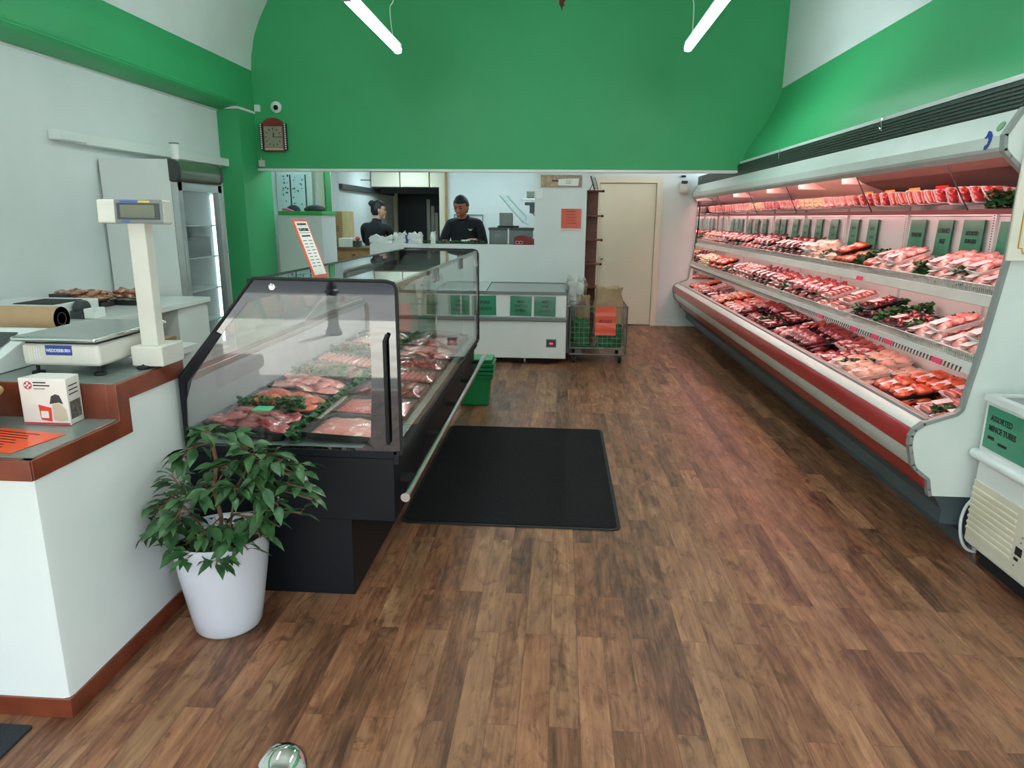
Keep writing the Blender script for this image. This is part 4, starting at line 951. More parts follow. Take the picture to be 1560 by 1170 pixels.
MB().box(FX+.06, 2.1, 0, 2.3, 3.08, .085).build('shadow_base', BLACKM, fz, smooth=False)
gn = thing('mince_notice', (FX, 2.96, .56), 'green notice reading ASSORTED MINCE TUBES taped to the right-hand chest freezer', 'notice')
MB().box(FX-.0015, 2.72, .565, FX+.0045, 3.105, .755).build('sheet', SGREEN, gn, smooth=False)
Mt = lambda y, z: face_m((FX-.002, y, z), (0, -1, 0), (0, 0, 1))
text('ASSORTED', .036, Mt(3.0, .705), BLK, gn, sx=.85, bold=.0008)
text('MINCE TUBES', .036, Mt(2.985, .66), BLK, gn, sx=.85, bold=.0008)
MB().box(FX-.0025, 3.03, .61, FX-.001, 3.075, .625).build('print_line', BLK, gn, smooth=False)
MB().box(FX-.0025, 2.94, .60, FX-.001, 3.0, .612).build('print_line', BLK, gn, smooth=False)
cb = MB().tube(curve_pts([(2.04, 3.165, .27), (1.99, 3.17, .29), (1.95, 3.175, .25), (1.935, 3.18, .17), (1.945, 3.175, .08), (1.975, 3.17, .025), (2.02, 3.165, .012), (2.06, 3.16, .012)]), .0075, 10)
tag(cb.build('white_hose', WHITE2, None), 'thin white hose looping from behind the right-hand chest freezer to the floor', 'hose')
tag(MB().cyl((2.03, 3.19, 0), (2.03, 3.19, .11), .035, 20).build('metal_can', STEEL, None, bevel=.003), 'small grey metal can on the floor between the chiller and the right-hand freezer', 'can')

# ------------------------------------------------------------------ low freezer against the half wall
lf_ = thing('low_freezer', (-.85, 7.65, 0), 'long white display freezer with sliding glass lids against the half wall', 'freezer')
GX0, GX1 = -1.72, .083
MB().box(GX0, 7.325, .065, GX1, 7.97, .475).build('cabinet', WHITE2, lf_, bevel=.008)
MB().box(GX0-.008, 7.305, .47, GX1+.008, 7.98, .515).build('grey_band', GREYP, lf_, bevel=.010, seg=3)
MB().box(GX0+.005, 7.33, .51, GX1-.005, 7.965, .755).build('upper_cabinet', WHITE2, lf_, bevel=.006)
MB().box(GX0, 7.32, .752, GX1, 7.345, .785).box(GX0, 7.95, .79, GX1, 7.975, .825).box(GX0, 7.33, .755, GX0+.02, 7.97, .82).box(GX1-.02, 7.33, .755, GX1, 7.97, .82).build('lid_frame', GREYP, lf_, bevel=.003)
for a, b, nm in ((GX0+.02, -.78, 0), (-.80, GX1-.02, 1)):
    z = .79 if nm else .80
    p = MB().add([(a, 7.35, z-.015), (b, 7.35, z-.015), (b, 7.955, z+.025), (a, 7.955, z+.025), (a, 7.35, z-.011), (b, 7.35, z-.011), (b, 7.955, z+.029), (a, 7.955, z+.029)], [(3,2,1,0),(4,5,6,7),(0,1,5,4),(1,2,6,5),(2,3,7,6),(3,0,4,7)]).build('sliding_lid', mat('lid_dark_glass', S(84, 96, 96), .15, coat=1) if nm else mat('lid_pale_glass', S(190, 202, 200), .15, coat=1), lf_, smooth=False)
MB().box(-.13, 7.322, .19, -.02, 7.3265, .28).build('panel_frame', GREYP, lf_, bevel=.001)
MB().box(-.12, 7.320, .20, -.03, 7.325, .27).build('control_panel', DGREY, lf_, bevel=.001)
MB().box(-.095, 7.318, .222, -.055, 7.3215, .243).build('red_display', mat('red_led', S(200, 40, 60), .3, emit=(1, .1, .2, 1), estr=.35), lf_, smooth=False)
for x in (-1.5, -.36):
    c_ = MB().cyl((x-.012, 7.40, .03), (x+.012, 7.40, .03), .03, 20).build('caster', mat('clear_caster', S(190, 196, 196), .2), lf_, bevel=.003)
MB().box(GX0+.1, 7.45, 0, GX1-.1, 7.9, .066).build('under_tray', BLACKM, lf_, smooth=False)
for k, (xa, xb, tx, lab) in enumerate(((-.265, -.035, 'BEEF\nLAMB\nKIDNEYS', 'crinkled green notice about kidneys, rightmost on the low freezer'), (-.52, -.29, 'PORK\nTROTTERS\n$3.99KG', 'crinkled green notice about trotters, second from right on the low freezer'), (-.90, -.67, 'PORK\nHEADS', 'flat green notice ending in HEADS on the low freezer, beside the black case end'), (-1.16, -.95, None, 'green notice on the low freezer seen through the glass case, second from left'), (-1.42, -1.19, None, 'leftmost green notice on the low freezer, seen through the glass case'))):
    g = thing('freezer_notice', ((xa+xb)/2, 7.32, .52), lab, 'notice', 'green notices on the low freezer')
    Mx = Matrix.Translation(((xa+xb)/2, 7.3265, .630)) @ Matrix.Rotation((0, .02, -.02)[k % 3], 4, 'Y')
    MB().box(-(xb-xa)/2, -.001, -.105, (xb-xa)/2, .001, .105, Mx).build('sheet', SGREEN, g, smooth=False)
    if k < 2:
        fm = MB(); n = 8; vs = [(xa-.01+(xb-xa+.02)*i/n, 7.321-.006*rnd.random(), .52+.225*j/n) for j in range(n+1) for i in range(n+1)]
        fm.add(vs, [(j*(n+1)+i, j*(n+1)+i+1, (j+1)*(n+1)+i+1, (j+1)*(n+1)+i) for j in range(n) for i in range(n)])
        fm.build('plastic_sleeve', FILM, g, angle=10)
    if tx: text(tx, .05 if k == 2 else .036, Mx @ face_m((0, -.0015, 0), (1, 0, 0), (0, 0, 1)), BLK, g, sx=.85, line=1.3, bold=.001)
    else:
        q = MB()
        for r_ in range(3): q.box(-.06, -.002, .03-r_*.05, .06, -.001, .052-r_*.05, Mx)
        q.build('print_lines', mat('faded_print', S(44, 84, 66)), g, smooth=False)

# green tub beyond the glass case
gb = thing('green_tub', (-.73, 5.72, 0), 'green plastic ribbed tub on the floor at the far end of the glass case', 'tub')
def rbox(o, cx, cy, w, d, z0, z1, k0, k1):
    a, b = w/2*k0, d/2*k0; c, e = w/2*k1, d/2*k1
    return o.add([(cx-a, cy-b, z0), (cx+a, cy-b, z0), (cx+a, cy+b, z0), (cx-a, cy+b, z0), (cx-c, cy-e, z1), (cx+c, cy-e, z1), (cx+c, cy+e, z1), (cx-c, cy+e, z1)], [(3,2,1,0),(4,5,6,7),(0,1,5,4),(1,2,6,5),(2,3,7,6),(3,0,4,7)])
rbox(MB(), -.70, 5.68, .30, .22, 0, .28, .8, .95).build('lower_body', GREENPL, gb, bevel=.01)
for k in range(4): rbox(MB(), -.70, 5.68, .33, .25, .235+k*.035, .262+k*.035, .97+.02*k, 1.0+.02*k).build('rim_rib', GREENPL, gb, bevel=.005)
rbox(MB(), -.70, 5.68, .30, .22, .37, .40, 1.02, 1.06).build('top_body', GREENPL, gb, bevel=.004)

# ------------------------------------------------------------------ wire trolley with sacks
tr_ = thing('wire_trolley', (.43, 7.65, 0), 'grey wire basket trolley on castors between the low freezer and the door', 'trolley')
TX0, TX1, TY0, TY1 = .125, .735, 7.44, 7.93
WIRE = mat('wire_grey', S(150, 156, 150), .4, metal=.5)
q = MB()
for k in range(13):
    x = TX0+(TX1-TX0)*k/12
    for y in (TY0, TY1): q.cyl((x, y, .17), (x, y, .62), .002, 5)
for k in range(9):
    z = .17+.45*k/8
    for y in (TY0, TY1): q.cyl((TX0, y, z), (TX1, y, z), .002, 5)
    for x in (TX0, TX1): q.cyl((x, TY0, z), (x, TY1, z), .002, 5)
for k in range(10):
    y = TY0+(TY1-TY0)*k/9
    for x in (TX0, TX1): q.cyl((x, y, .17), (x, y, .62), .002, 5)
    q.cyl((TX0, y, .17), (TX1, y, .17), .002, 5)
q.build('wire_basket', WIRE, tr_, smooth=False)
DM = mat('trolley_frame', S(104, 110, 106), .45, metal=.4)
q = MB()
for z, r in ((.62, .006), (.165, .011), (.10, .011)):
    q.tube([(TX0, TY0, z), (TX1, TY0, z), (TX1, TY1, z), (TX0, TY1, z), (TX0, TY0, z)], r, 8)
for x in (TX0, TX1):
    for y in (TY0, TY1): q.cyl((x, y, .10), (x, y, .63), .007, 8)
q.build('frame', DM, tr_)
for x, y in ((TX0+.05, TY0+.05), (TX1-.06, TY0+.05), (TX1-.06, TY1-.05), (TX0+.05, TY1-.05)):
    c_ = MB().cyl((x-.014, y, .036), (x+.014, y, .036), .036, 20).build('wheel', BLACKM, tr_, bevel=.003)
    MB().prism([(x-.022, .10), (x+.022, .10), (x+.02, .036), (x+.016, .036), (x+.016, .09), (x-.016, .09), (x-.016, .036), (x-.02, .036)], y-.012, y+.012).build('castor_fork', DM, c_, smooth=False)
os_ = thing('trolley_notice', (.505, 7.43, .3), 'glossy orange notice in a plastic sleeve hung on the wire trolley', 'notice')
MB().box(.393, 7.430, .315, .617, 7.4315, .625).build('sheet', ORANGE, os_, smooth=False)
text('BONES', .05, face_m((.505, 7.4285, .465), (1, 0, 0), (0, 0, 1)), mat('dark_orange_print', S(150, 40, 20), .5), os_, sx=.9, bold=.001)
fm = MB(); n = 9; vs = [(.388+.234*i/n, 7.424+.004*math.sin(j*1.9)+.003*rnd.random(), .312+.32*j/n) for j in range(n+1) for i in range(n+1)]
fm.add(vs, [(j*(n+1)+i, j*(n+1)+i+1, (j+1)*(n+1)+i+1, (j+1)*(n+1)+i) for j in range(n) for i in range(n)])
fm.build('plastic_sleeve', FILM, os_, angle=10)
def sack(name, cx, cy, w, d, z0, z1, m, lab, cat, crump=.03, grp=None, nz=9, n=28):
    o = MB(); vs = []; sd = Vector((rnd.random()*50, 0, 0))
    for j in range(nz+1):
        t = j/nz
        for i in range(n):
            a = 2*PI*i/n; c, s = math.cos(a), math.sin(a); e = 4
            r = (abs(c)**e+abs(s)**e)**(-1/e); k = 1-.08*(t > .8)
            f = 1+crump*6*noise.noise(Vector((c*2, s*2, t*4))+sd)
            vs.append((cx+c*r*w/2*k*f, cy+s*r*d/2*k*f, z0+(z1-z0)*t+(crump*noise.noise(Vector((c*3, s*3, 7))+sd) if j == nz else 0)))
    o.add(vs, [(j*n+i, j*n+(i+1) % n, (j+1)*n+(i+1) % n, (j+1)*n+i) for j in range(nz) for i in range(n)]+[tuple(range(n))[::-1]])
    top = len(o.v); o.add([(cx, cy, z1-.03)], []); 
    for i in range(n): o.f.append((nz*n+i, nz*n+(i+1) % n, top)); o.m.append(0)
    return tag(o.build(name, m, None, angle=25), lab, cat, grp)
NET = mat('green_net', S(36, 120, 60), .7, var=S(20, 70, 40), vscale=70)
sack('brown_paper_sack', .555, 7.77, .32, .24, .18, .80, KRAFT, 'tall crumpled brown paper sack standing at the back of the wire trolley, right side', 'paper sack', .035)
sack('brown_paper_sack', .27, 7.82, .16, .14, .18, .70, KRAFT, 'narrower brown paper sack in the wire trolley, left of the tall crumpled one', 'paper sack', .03)
sack('green_net_bag', .25, 7.58, .20, .16, .18, .46, NET, 'green net bag low in the wire trolley, left of the orange notice', 'net bag', .05)
sack('green_net_bag', .56, 7.54, .26, .14, .18, .42, NET, 'green net bag low in the wire trolley, behind the orange notice', 'net bag', .05)
sack('clear_plastic_bag', .185, 7.70, .20, .18, .60, .90, glass('bag_film', (.95, .96, .95, 1), 2.6, .5), 'crumpled clear plastic bag bulging over the left rim of the wire trolley', 'plastic bag', .07)

# ------------------------------------------------------------------ things on the column and corridor wall
pcx = thing('butcher_picture', (-.01, 7.99, 1.87), 'unframed picture of a cleaver and a cream card high on the white column', 'picture')
MB().box(-.237, 7.985, 1.882, .222, 7.998, 2.012).build('backing', mat('picture_beige', S(186, 160, 134), .6, var=S(150, 128, 108), vscale=26), pcx, smooth=False)
MB().box(-.17, 7.98, 1.955, -.05, 7.986, 1.975, Matrix.Translation((0, 0, -.02)) @ Matrix.Rotation(.03, 4, 'Y')).build('brown_handle', mat('picture_brown', S(112, 60, 44), .6), pcx, smooth=False)
MB().prism([(-.04, 1.90), (.18, 1.895), (.19, 1.975), (.10, 1.97), (-.04, 1.965)], 7.978, 7.986).build('cream_card', PAPER, pcx, smooth=False)
q = MB()
for k in range(3): q.box(.04, 7.9765, 1.95-k*.016, .10, 7.9785, 1.954-k*.016)
q.build('print_lines', GREYP, pcx, smooth=False)
q = MB()
for k in range(11): q.box(-.13+k*.03, 7.983, 1.975, -.126+k*.03, 7.986, 2.008)
q.build('rack_lines', mat('picture_line', S(120, 116, 104), .6), pcx, smooth=False)
on2 = thing('column_notice', (.11, 7.99, 1.42), 'faded orange-red notice in a sleeve at the middle of the white column', 'notice')
MB().box(.0, 7.992, 1.428, .225, 7.999, 1.648).build('sheet', mat('faded_orange', S(214, 92, 70), .5, coat=.5, var=S(204, 82, 60)), on2, smooth=False)
q = MB()
for k in range(5): q.box(.06, 7.990, 1.615-k*.032, .17-.01*(k % 2), 7.9925, 1.622-k*.032)
q.build('print_lines', mat('dull_red_print', S(150, 60, 50), .6), on2, smooth=False)
MB().box(-.002, 7.9905, 1.415, .228, 7.9925, 1.432).build('sleeve_edge', mat('sleeve_pale', S(236, 214, 206), .2, coat=.8), on2, smooth=False)
tag(MB().box(-.285, 7.988, 1.755, -.205, 7.9995, 1.865).build('switch_plate', WHITE2, None, bevel=.002), 'white switch plate at the left edge of the column beside the opening', 'switch plate')

bc_ = thing('narrow_bookcase', (.38, 8.55, 0), 'tall narrow red-brown bookcase beside the column and door', 'bookcase')
MB().box(.29, 8.62, 0, .44, 8.64, 1.86).build('back_board', BROWNW, bc_, smooth=False)
MB().box(.285, 8.40, 0, .303, 8.64, 1.865).build('side_board', BROWNW, bc_, bevel=.001)
for z in (1.85, 1.565, 1.285, 1.00, .72, .42, .12):
    MB().prism([(.303, 8.64), (.303, 8.41), (.35, 8.40), (.46, 8.43), (.49, 8.47), (.47, 8.64)], z, z+.018, 'z').build('shelf', BROWNW, bc_, bevel=.002)
    if z > .9: MB().cyl((.47, 8.47, z+.008), (.50, 8.465, z+.008), .014, 12).build('edge_knob', BLACKM, bc_)
pf = thing('photo_frame', (.36, 8.5, 1.868), 'black framed picture leaning on top of the narrow bookcase', 'picture frame')
Mp = Matrix.Translation((.39, 8.5, 1.868)) @ Matrix.Rotation(math.radians(-18), 4, 'Y')
MB().box(-.006, -.07, 0, .0, .07, .17, Mp).build('frame', BLACKM, pf, bevel=.002)
MB().box(.0, -.06, .012, .035, .06, .135, Mp).build('picture', PAPER, pf, smooth=False)
MB().box(.035, -.07, 0, .041, .07, .13, Mp).build('front_frame', BLACKM, pf, bevel=.002)
MB().box(-.004, -.01, 0, .004, .01, .12, Matrix.Translation((.325, 8.5, 1.868)) @ Matrix.Rotation(math.radians(28), 4, 'Y')).build('strut', BLACKM, pf, smooth=False)
hs = thing('wall_sensor', (1.727, 10.29, 1.95), 'white rounded alarm siren on the wall to the right of the door', 'alarm')
MB().prism(rrect(1.66, 1.90, 1.795, 2.03, .03), 10.25, 10.30).build('housing', IVORY, hs, bevel=.008, seg=3)
MB().lathe([(.045, 0), (.045, .012), (.03, .02), (.001, .022)], (1.727, 10.25, 1.955), 24, 'y').build('speaker_dome', IVORY, hs)
MB().box(1.69, 10.245, 2.035, 1.765, 10.30, 2.07).build('black_sensor', BLACKM, hs, bevel=.003)
tag(MB().box(1.68, 10.26, 2.12, 1.74, 10.30, 2.145).build('wall_plug', BLACKM, None, bevel=.003), 'tiny black fitting on the wall above the white alarm siren', 'fitting')

# ------------------------------------------------------------------ green bulkhead: clock, camera, sensors
ck = thing('wall_clock', (-3.24, 7.99, 2.25), 'red wooden wall clock with arched top and beaded sides on the green bulkhead', 'clock')
CR = mat('clock_red', S(132, 44, 42), .4, var=S(104, 34, 34)); YF = 7.955
MB().box(-3.36, YF, 2.25, -3.12, 8.0, 2.53).build('case', CR, ck, bevel=.004)
arch = [(-3.24+.115*math.cos(a), 2.53+.075*math.sin(a)) for a in [PI*k/14 for k in range(15)]]
MB().prism(arch, YF-.005, 8.0).build('arched_top', CR, ck, angle=50)
MB().box(-3.345, YF-.006, 2.288, -3.135, YF+.001, 2.515).build('dial', mat('clock_dial', S(150, 144, 126), .5), ck, smooth=False)
MB().box(-3.345, YF-.007, 2.262, -3.135, YF+.001, 2.283).build('pale_bar', mat('clock_bar', S(206, 180, 160), .4), ck, smooth=False)
q = MB()
for k in range(12):
    a = k*PI/6; q.box(-.004, -.001, -.010, .004, .001, .010, Matrix.Translation((-3.24+.085*math.sin(a), YF-.0075, 2.40+.088*math.cos(a))) @ Matrix.Rotation(a, 4, 'Y'))
q.build('hour_marks', BLK, ck, smooth=False)
MB().box(-.005, -.001, 0, .005, .001, .05, Matrix.Translation((-3.24, YF-.009, 2.40)) @ Matrix.Rotation(.15, 4, 'Y')).build('hour_hand', BLK, ck, smooth=False)
MB().box(-.003, -.001, 0, .003, .001, .075, Matrix.Translation((-3.24, YF-.010, 2.40)) @ Matrix.Rotation(PI/2, 4, 'Y')).build('minute_hand', BLK, ck, smooth=False)
for x in (-3.378, -3.102):
    MB().box(x-.014, YF-.002, 2.262, x+.014, YF+.02, 2.545).build('bead_backing', BLACKM, ck, smooth=False)
    q = MB()
    for k in range(12): q.ball((x, YF-.006, 2.278+k*.0232), .0095, 10, 6)
    q.build('bead_row', PAPER, ck)
dc = thing('dome_camera', (-3.2, 7.98, 2.72), 'white dome security camera on the green bulkhead above the clock', 'security camera')
MB().lathe([(.062, 0), (.062, .02), (.05, .035), (.03, .043), (.001, .046)], (-3.2, 8.0, 2.722), 28, 'y').build('housing', WHITE2, dc)
MB().ball((-3.192, 7.958, 2.712), (.028, .018, .028), 18, 10).build('lens', BLACK, dc)
tag(MB().box(-3.445, 7.965, 2.67, -3.38, 8.0, 2.745).build('motion_sensor', WHITE2, None, bevel=.008), 'small white motion sensor in the corner left of the dome camera', 'sensor')
tag(MB().box(-3.44, 7.965, 2.085, -3.375, 8.0, 2.155).cyl((-3.41, 7.98, 2.155), (-3.41, 7.98, 2.18), .01, 8).build('corner_detector', IVORY, None, bevel=.006), 'small cream detector below the clock at the corner of the green bulkhead', 'detector')

# ------------------------------------------------------------------ strip lights
for k, (x, lab) in enumerate(((-1.52, 'left hanging strip light glowing white before the green bulkhead'), (1.085, 'right hanging strip light glowing white before the green bulkhead'))):
    t = thing('strip_light', (x, 5.95, 3.0), lab, 'strip light', 'hanging strip lights')
    MB().prism([(x-.022, 3.03), (x+.022, 3.03), (x+.028, 3.075), (x-.028, 3.075)], 5.17, 6.73).build('housing', WHITE2, t, smooth=False)
    MB().prism([(x-.034, 3.03), (x-.030, 3.004), (x-.012, 2.99), (x+.012, 2.99), (x+.030, 3.004), (x+.034, 3.03)], 5.18, 6.72).build('diffuser', LAMPW, t, angle=60)
    for y in (5.165, 6.72): MB().box(x-.034, y, 2.992, x+.034, y+.012, 3.075).build('end_cap', GREYP, t, bevel=.002)
    s = 1 if x > 0 else -1
    MB().tube(curve_pts([(x, 6.55, 3.07), (x-.01, 6.5, 3.3), (x-.03*s, 6.52, 3.5), (x, 6.5, 4.55)]), .004, 6).build('power_cord', PAPER, t)
    MB().box(x-s*-.06, 5.20, 3.05, x-s*-.045, 5.26, 3.12).cyl((x, 5.23, 3.07), (x, 5.23, 4.5), .003, 6).build('hanging_clip', DGREY, t)
for k, x in enumerate((-1.52, 1.085)):   # unseen nearer pair, added above the view for more room light
    src = bpy.data.objects['strip_light' if not k else 'strip_light.001']
    dup(src, (x, 1.9, 3.0), label=('left' if not k else 'right')+' nearer hanging strip light, unseen, added above the top edge of the view for more room light')
fn = thing('brass_pendant', (-.03, 5.0, 2.9), 'tiny brown turned finial of a hanging lamp at the top centre of the view', 'pendant')
MB().lathe([(.001, 2.873), (.005, 2.885), (.004, 2.892), (.018, 2.91), (.026, 2.935), (.020, 2.955), (.03, 2.965), (.012, 2.98), (.01, 3.03), (.022, 3.06), (.008, 3.09), (.006, 4.55)], (-.03, 5.0, 0), 16).build('finial', mat('old_bronze', S(70, 48, 34), .5, metal=.4), fn)

# ------------------------------------------------------------------ left side: upright fridge, bench
fr = thing('upright_fridge', (-3.38, 5.85, 0), 'tall white glass-door fridge against the left wall', 'fridge')
QX = -3.05
MB().box(-3.68, 5.5, .06, QX-.056, 5.535, 1.975).box(-3.68, 6.205, .06, QX-.056, 6.24, 1.975).box(-3.68, 5.535, .06, -3.64, 6.205, 1.975).box(-3.64, 5.535, .06, QX-.056, 6.205, .34).box(-3.64, 5.535, 1.77, QX-.056, 6.205, 1.975).build('cabinet', WHITE2, fr, smooth=False)
d = MB().box(QX-.055, 5.505, .30, QX, 5.57, 1.80).box(QX-.055, 6.17, .30, QX, 6.235, 1.80).box(QX-.055, 5.505, 1.735, QX, 6.235, 1.80).box(QX-.055, 5.505, .30, QX, 6.235, .36).build('door_frame', ALU, fr, bevel=.002)
MB().box(QX-.03, 5.57, .36, QX-.024, 6.17, 1.735).build('door_glass', GLASS, fr, smooth=False)
for z in (.62, .90, 1.18, 1.45): MB().box(-3.62, 5.54, z, QX-.06, 6.20, z+.012).build('wire_shelf', mat('fridge_shelf', S(196, 204, 204), .4), fr, smooth=False)
MB().box(QX-.09, 6.185, .40, QX-.07, 6.203, 1.72).build('interior_fill', mat('fridge_fill', (1, 1, 1, 1), .4, emit=(.7, .93, 1, 1), estr=2.0), fr, smooth=False)  # glowing strip added to brighten the fridge interior
MB().box(-3.5, 5.60, 1.193, QX-.08, 6.10, 1.36).build('grey_cartons', mat('carton_grey', S(90, 100, 104), .5), fr, smooth=False)
tp_ = [(QX-.06, 1.81), (QX-.01, 1.81), (QX+.015, 1.84), (QX+.018, 1.90), (QX+.005, 1.955), (QX-.02, 1.975), (QX-.06, 1.975)]
MB().prism(tp_, 5.53, 6.21).build('header_panel', mat('header_green_grey', S(120, 132, 116), .2, metal=.7), fr, angle=50)
for ya in (5.495, 6.205): MB().prism([(a+(.004 if a > QX-.05 else 0), b) for a, b in tp_], ya, ya+.04).build('header_cap', DGREY, fr, angle=50)
MB().box(QX-.001, 5.512, .95, QX+.012, 5.53, 1.35).build('door_handle', ALU, fr, bevel=.002)
MB().box(-3.66, 5.52, 0, QX-.08, 6.22, .06).build('plinth', BLACKM, fr, smooth=False)
ts = thing('tumbler', (-3.1, 5.5, 1.975), 'short white plastic cup on top of the tall fridge', 'cup')
MB().lathe([(.026, 0), (.03, .005), (.034, .09), (.036, .125), (.033, .125), (.03, .09), (.026, .01), (.001, .01)], (-3.10, 5.60, 1.976), 24).build('cup_body', WHITE2, ts)
MB().lathe([(.035, .118), (.037, .118), (.038, .13), (.035, .13), (.035, .118)], (-3.10, 5.60, 1.976), 24).build('rim_band', GREYP, ts)
tag(MB().box(-3.70, 5.00, 2.07, -3.60, 5.28, 2.14).build('trunking_end', WHITE2, None, bevel=.004), 'near end of the white cable trunking high on the left wall', 'cable trunking')

bn = thing('back_bench', (-3.28, 4.3, 0), 'white laminate bench along the left wall with a knee hole beside the tall fridge', 'bench')
MB().box(-3.69, 2.75, .86, -2.84, 5.45, .90).build('bench_top', WHITE2, bn, bevel=.004)
MB().box(-3.66, 4.98, 0, -2.86, 5.43, .86).build('end_cabinet', WHITE2, bn, bevel=.002)
MB().box(-3.66, 2.78, 0, -2.86, 3.9, .86).build('near_cabinet', WHITE2, bn, bevel=.002)
MB().box(-3.66, 3.9, 0, -3.62, 4.98, .86).build('rear_board', WHITE, bn, smooth=False)
b2 = thing('packing_bench', (-2.75, 3.2, 0), 'lower white packing bench behind the weighing scale', 'bench')
MB().box(-2.83, 2.9, .80, -2.05, 3.75, .84).build('bench_top', WHITE2, b2, bevel=.004)
MB().box(-2.80, 2.93, 0, -2.08, 3.72, .80).build('cabinet', WHITE2, b2, bevel=.002)
kr = thing('kraft_paper_roll', (-2.75, 3.35, .9), 'large roll of brown wrapping paper on a low stand behind the scale', 'paper roll')
q = MB(); q.cyl((-3.55, 3.45, 1.01), (-2.62, 3.45, 1.01), .062, 32, cap=False)
q.lathe([(.062, 0), (.034, 0)], (-2.62, 3.45, 1.01), 32, 'x'); q.build('paper', mat('kraft_roll', S(196, 162, 124), .6), kr)
MB().lathe([(.034, -.3), (.034, .001), (.028, .001), (.028, -.3)], (-2.62, 3.45, 1.01), 24, 'x').build('core', mat('core_brown', S(66, 50, 44), .8), kr)
MB().box(-2.80, 3.35, .841, -2.10, 3.62, .90).build('stand', mat('stand_timber', S(150, 120, 80), .6), kr, bevel=.002)
MB().box(-2.72, 3.36, .90, -2.66, 3.60, .945).build('stand_cradle', WHITE2, kr, bevel=.002)
wb = thing('label_printer', (-3.2, 4.15, .9), 'white label printer with a black roll holder on the back bench', 'printer')
MB().box(-3.62, 3.98, .902, -3.08, 4.42, 1.0).build('housing', WHITE2, wb, bevel=.006)
MB().box(-3.38, 4.05, 1.0, -3.12, 4.32, 1.004).build('black_platen', BLACKM, wb, smooth=False)
MB().lathe([(.055, 0), (.055, .05), (.04, .06), (.001, .06)], (-3.07, 4.2, .958), 24, 'x').box(-3.08, 4.13, .902, -3.0, 4.30, .95).build('roll_holder', DGREY, wb, bevel=.003)
MB().box(-2.995, 4.14, .902, -2.93, 4.26, .965).build('white_cup', PAPER, wb, bevel=.004)
M_BRN = meat_mat('browned_rolls', S(150, 84, 60), S(196, 140, 110), 26, S(226, 190, 160))
for k, (x, y, s, lab) in enumerate(((-3.42, 4.74, 1.35, 'large film-wrapped tray of sausage rolls on the back bench beside the printer'), (-3.14, 4.90, 1.0, 'smaller wrapped tray of browned meat on the back bench nearer the fridge'))):
    o = thing('wrapped_tray', (x, y, .902), lab, 'wrapped tray', 'wrapped trays on the back bench')
    q = tray_mb(.30*s, .17*s, .035); q.v = [v+Vector((x, y, .903)) for v in q.v]; q.build('tray', FOAMB, o, smooth=False)
    q = meat_mb('pieces' if k == 0 else 'chops', .30*s, .17*s, .03); w2 = meat_mb('chops', .27*s, .15*s, .03); w2.v = [v+Vector((0, 0, .02)) for v in w2.v]; q.add(w2.v, w2.f); q.v = [Vector((v.x, v.y, v.z*1.35))+Vector((x, y, .90)) for v in q.v]; q.build('meat', M_BRN, o, angle=70)
    q = MB(); q.prism([(x-.145*s, .935), (x-.12*s, .992), (x+.12*s, .992), (x+.145*s, .935)], y-.08*s, y+.08*s); q.build('cling_film', FILM, o, smooth=False)
    q = MB(); q.box(x-.12*s, y-.09*s, .93, x-.02*s, y+.03*s, .998); q.build('dark_label', DGREY, o, bevel=.003) if k == 0 else None
pay = thing('card_terminal', (-2.14, 2.3, .991), 'white till housing with a dark screen at the left edge of the upper worktop', 'till')
MB().prism([(2.2, .992), (2.56, .992), (2.56, 1.11), (2.46, 1.12), (2.2, 1.02)], -2.5, -1.975, 'x').build('housing', WHITE2, pay, bevel=.005)
MB().box(-2.48, -.10, .0, -2.02, .10, .006, Matrix.Translation((0, 2.33, 1.075)) @ Matrix.Rotation(.37, 4, 'X')).build('dark_screen', DGREY, pay, bevel=.002)
tag(MB().box(-2.12, 2.18, .992, -1.98, 2.30, .999, Matrix.Identity(4)).build('stapler_tray', DGREY, None, bevel=.002), 'thin dark card tray on the upper worktop left of the scale', 'tray')
# ------------------------------------------------------------------ kitchen behind the half wall
pb = thing('prep_bench', (-1.0, 8.3, 0), 'stainless preparation bench hidden behind the half wall', 'bench')
MB().box(-2.15, 8.15, 1.08, .14, 8.46, 1.12).build('bench_top', STEEL, pb, bevel=.004)
for x in (-2.1, -1.0, .09):
    for y in (8.18, 8.43): MB().cyl((x, y, 0), (x, y, 1.08), .018, 10).build('leg', STEEL, pb)
gl = parsley_mb(1.0, .09, .035, 420, 'x').build('parsley_garland', LEAFP, None, smooth=False); gl.location = (-1.36, 8.07, 1.246)
tag(gl, 'green plastic parsley garland along the top of the half wall before the worker', 'garland')
vm = thing('slicing_machine', (-.6, 8.3, 1.12), 'dark grey metal packing machine standing at the right of the kitchen opening', 'machine')
MG = mat('machine_grey', S(92, 104, 102), .35, metal=.5)
MB().box(-.83, 8.17, 1.12, -.33, 8.44, 1.425).build('housing', MG, vm, bevel=.006)
MB().box(-.615, 8.164, 1.13, -.60, 8.172, 1.42).build('bright_strip', PAPER, vm, smooth=False)
MB().box(-.84, 8.165, 1.40, -.32, 8.45, 1.432).build('top_plate', DGREY, vm, bevel=.003)
MB().box(-.77, 8.166, 1.32, -.70, 8.171, 1.36).build('rating_plate', GREYP, vm, smooth=False)
MB().box(-.72, 8.25, 1.45, -.57, 8.42, 1.60).build('upper_box', GREYP, vm, bevel=.004)
MB().box(-.74, 8.24, 1.432, -.50, 8.43, 1.452).build('upper_base', BLACKM, vm, bevel=.002)
MB().prism([(-.70, 1.775), (-.63, 1.80), (-.40, 1.54), (-.43, 1.47), (-.46, 1.48)], 8.38, 8.40).build('clear_lid', glass('lid_clear', (.86, .95, .95, 1), 1.6, .05), vm, smooth=False)
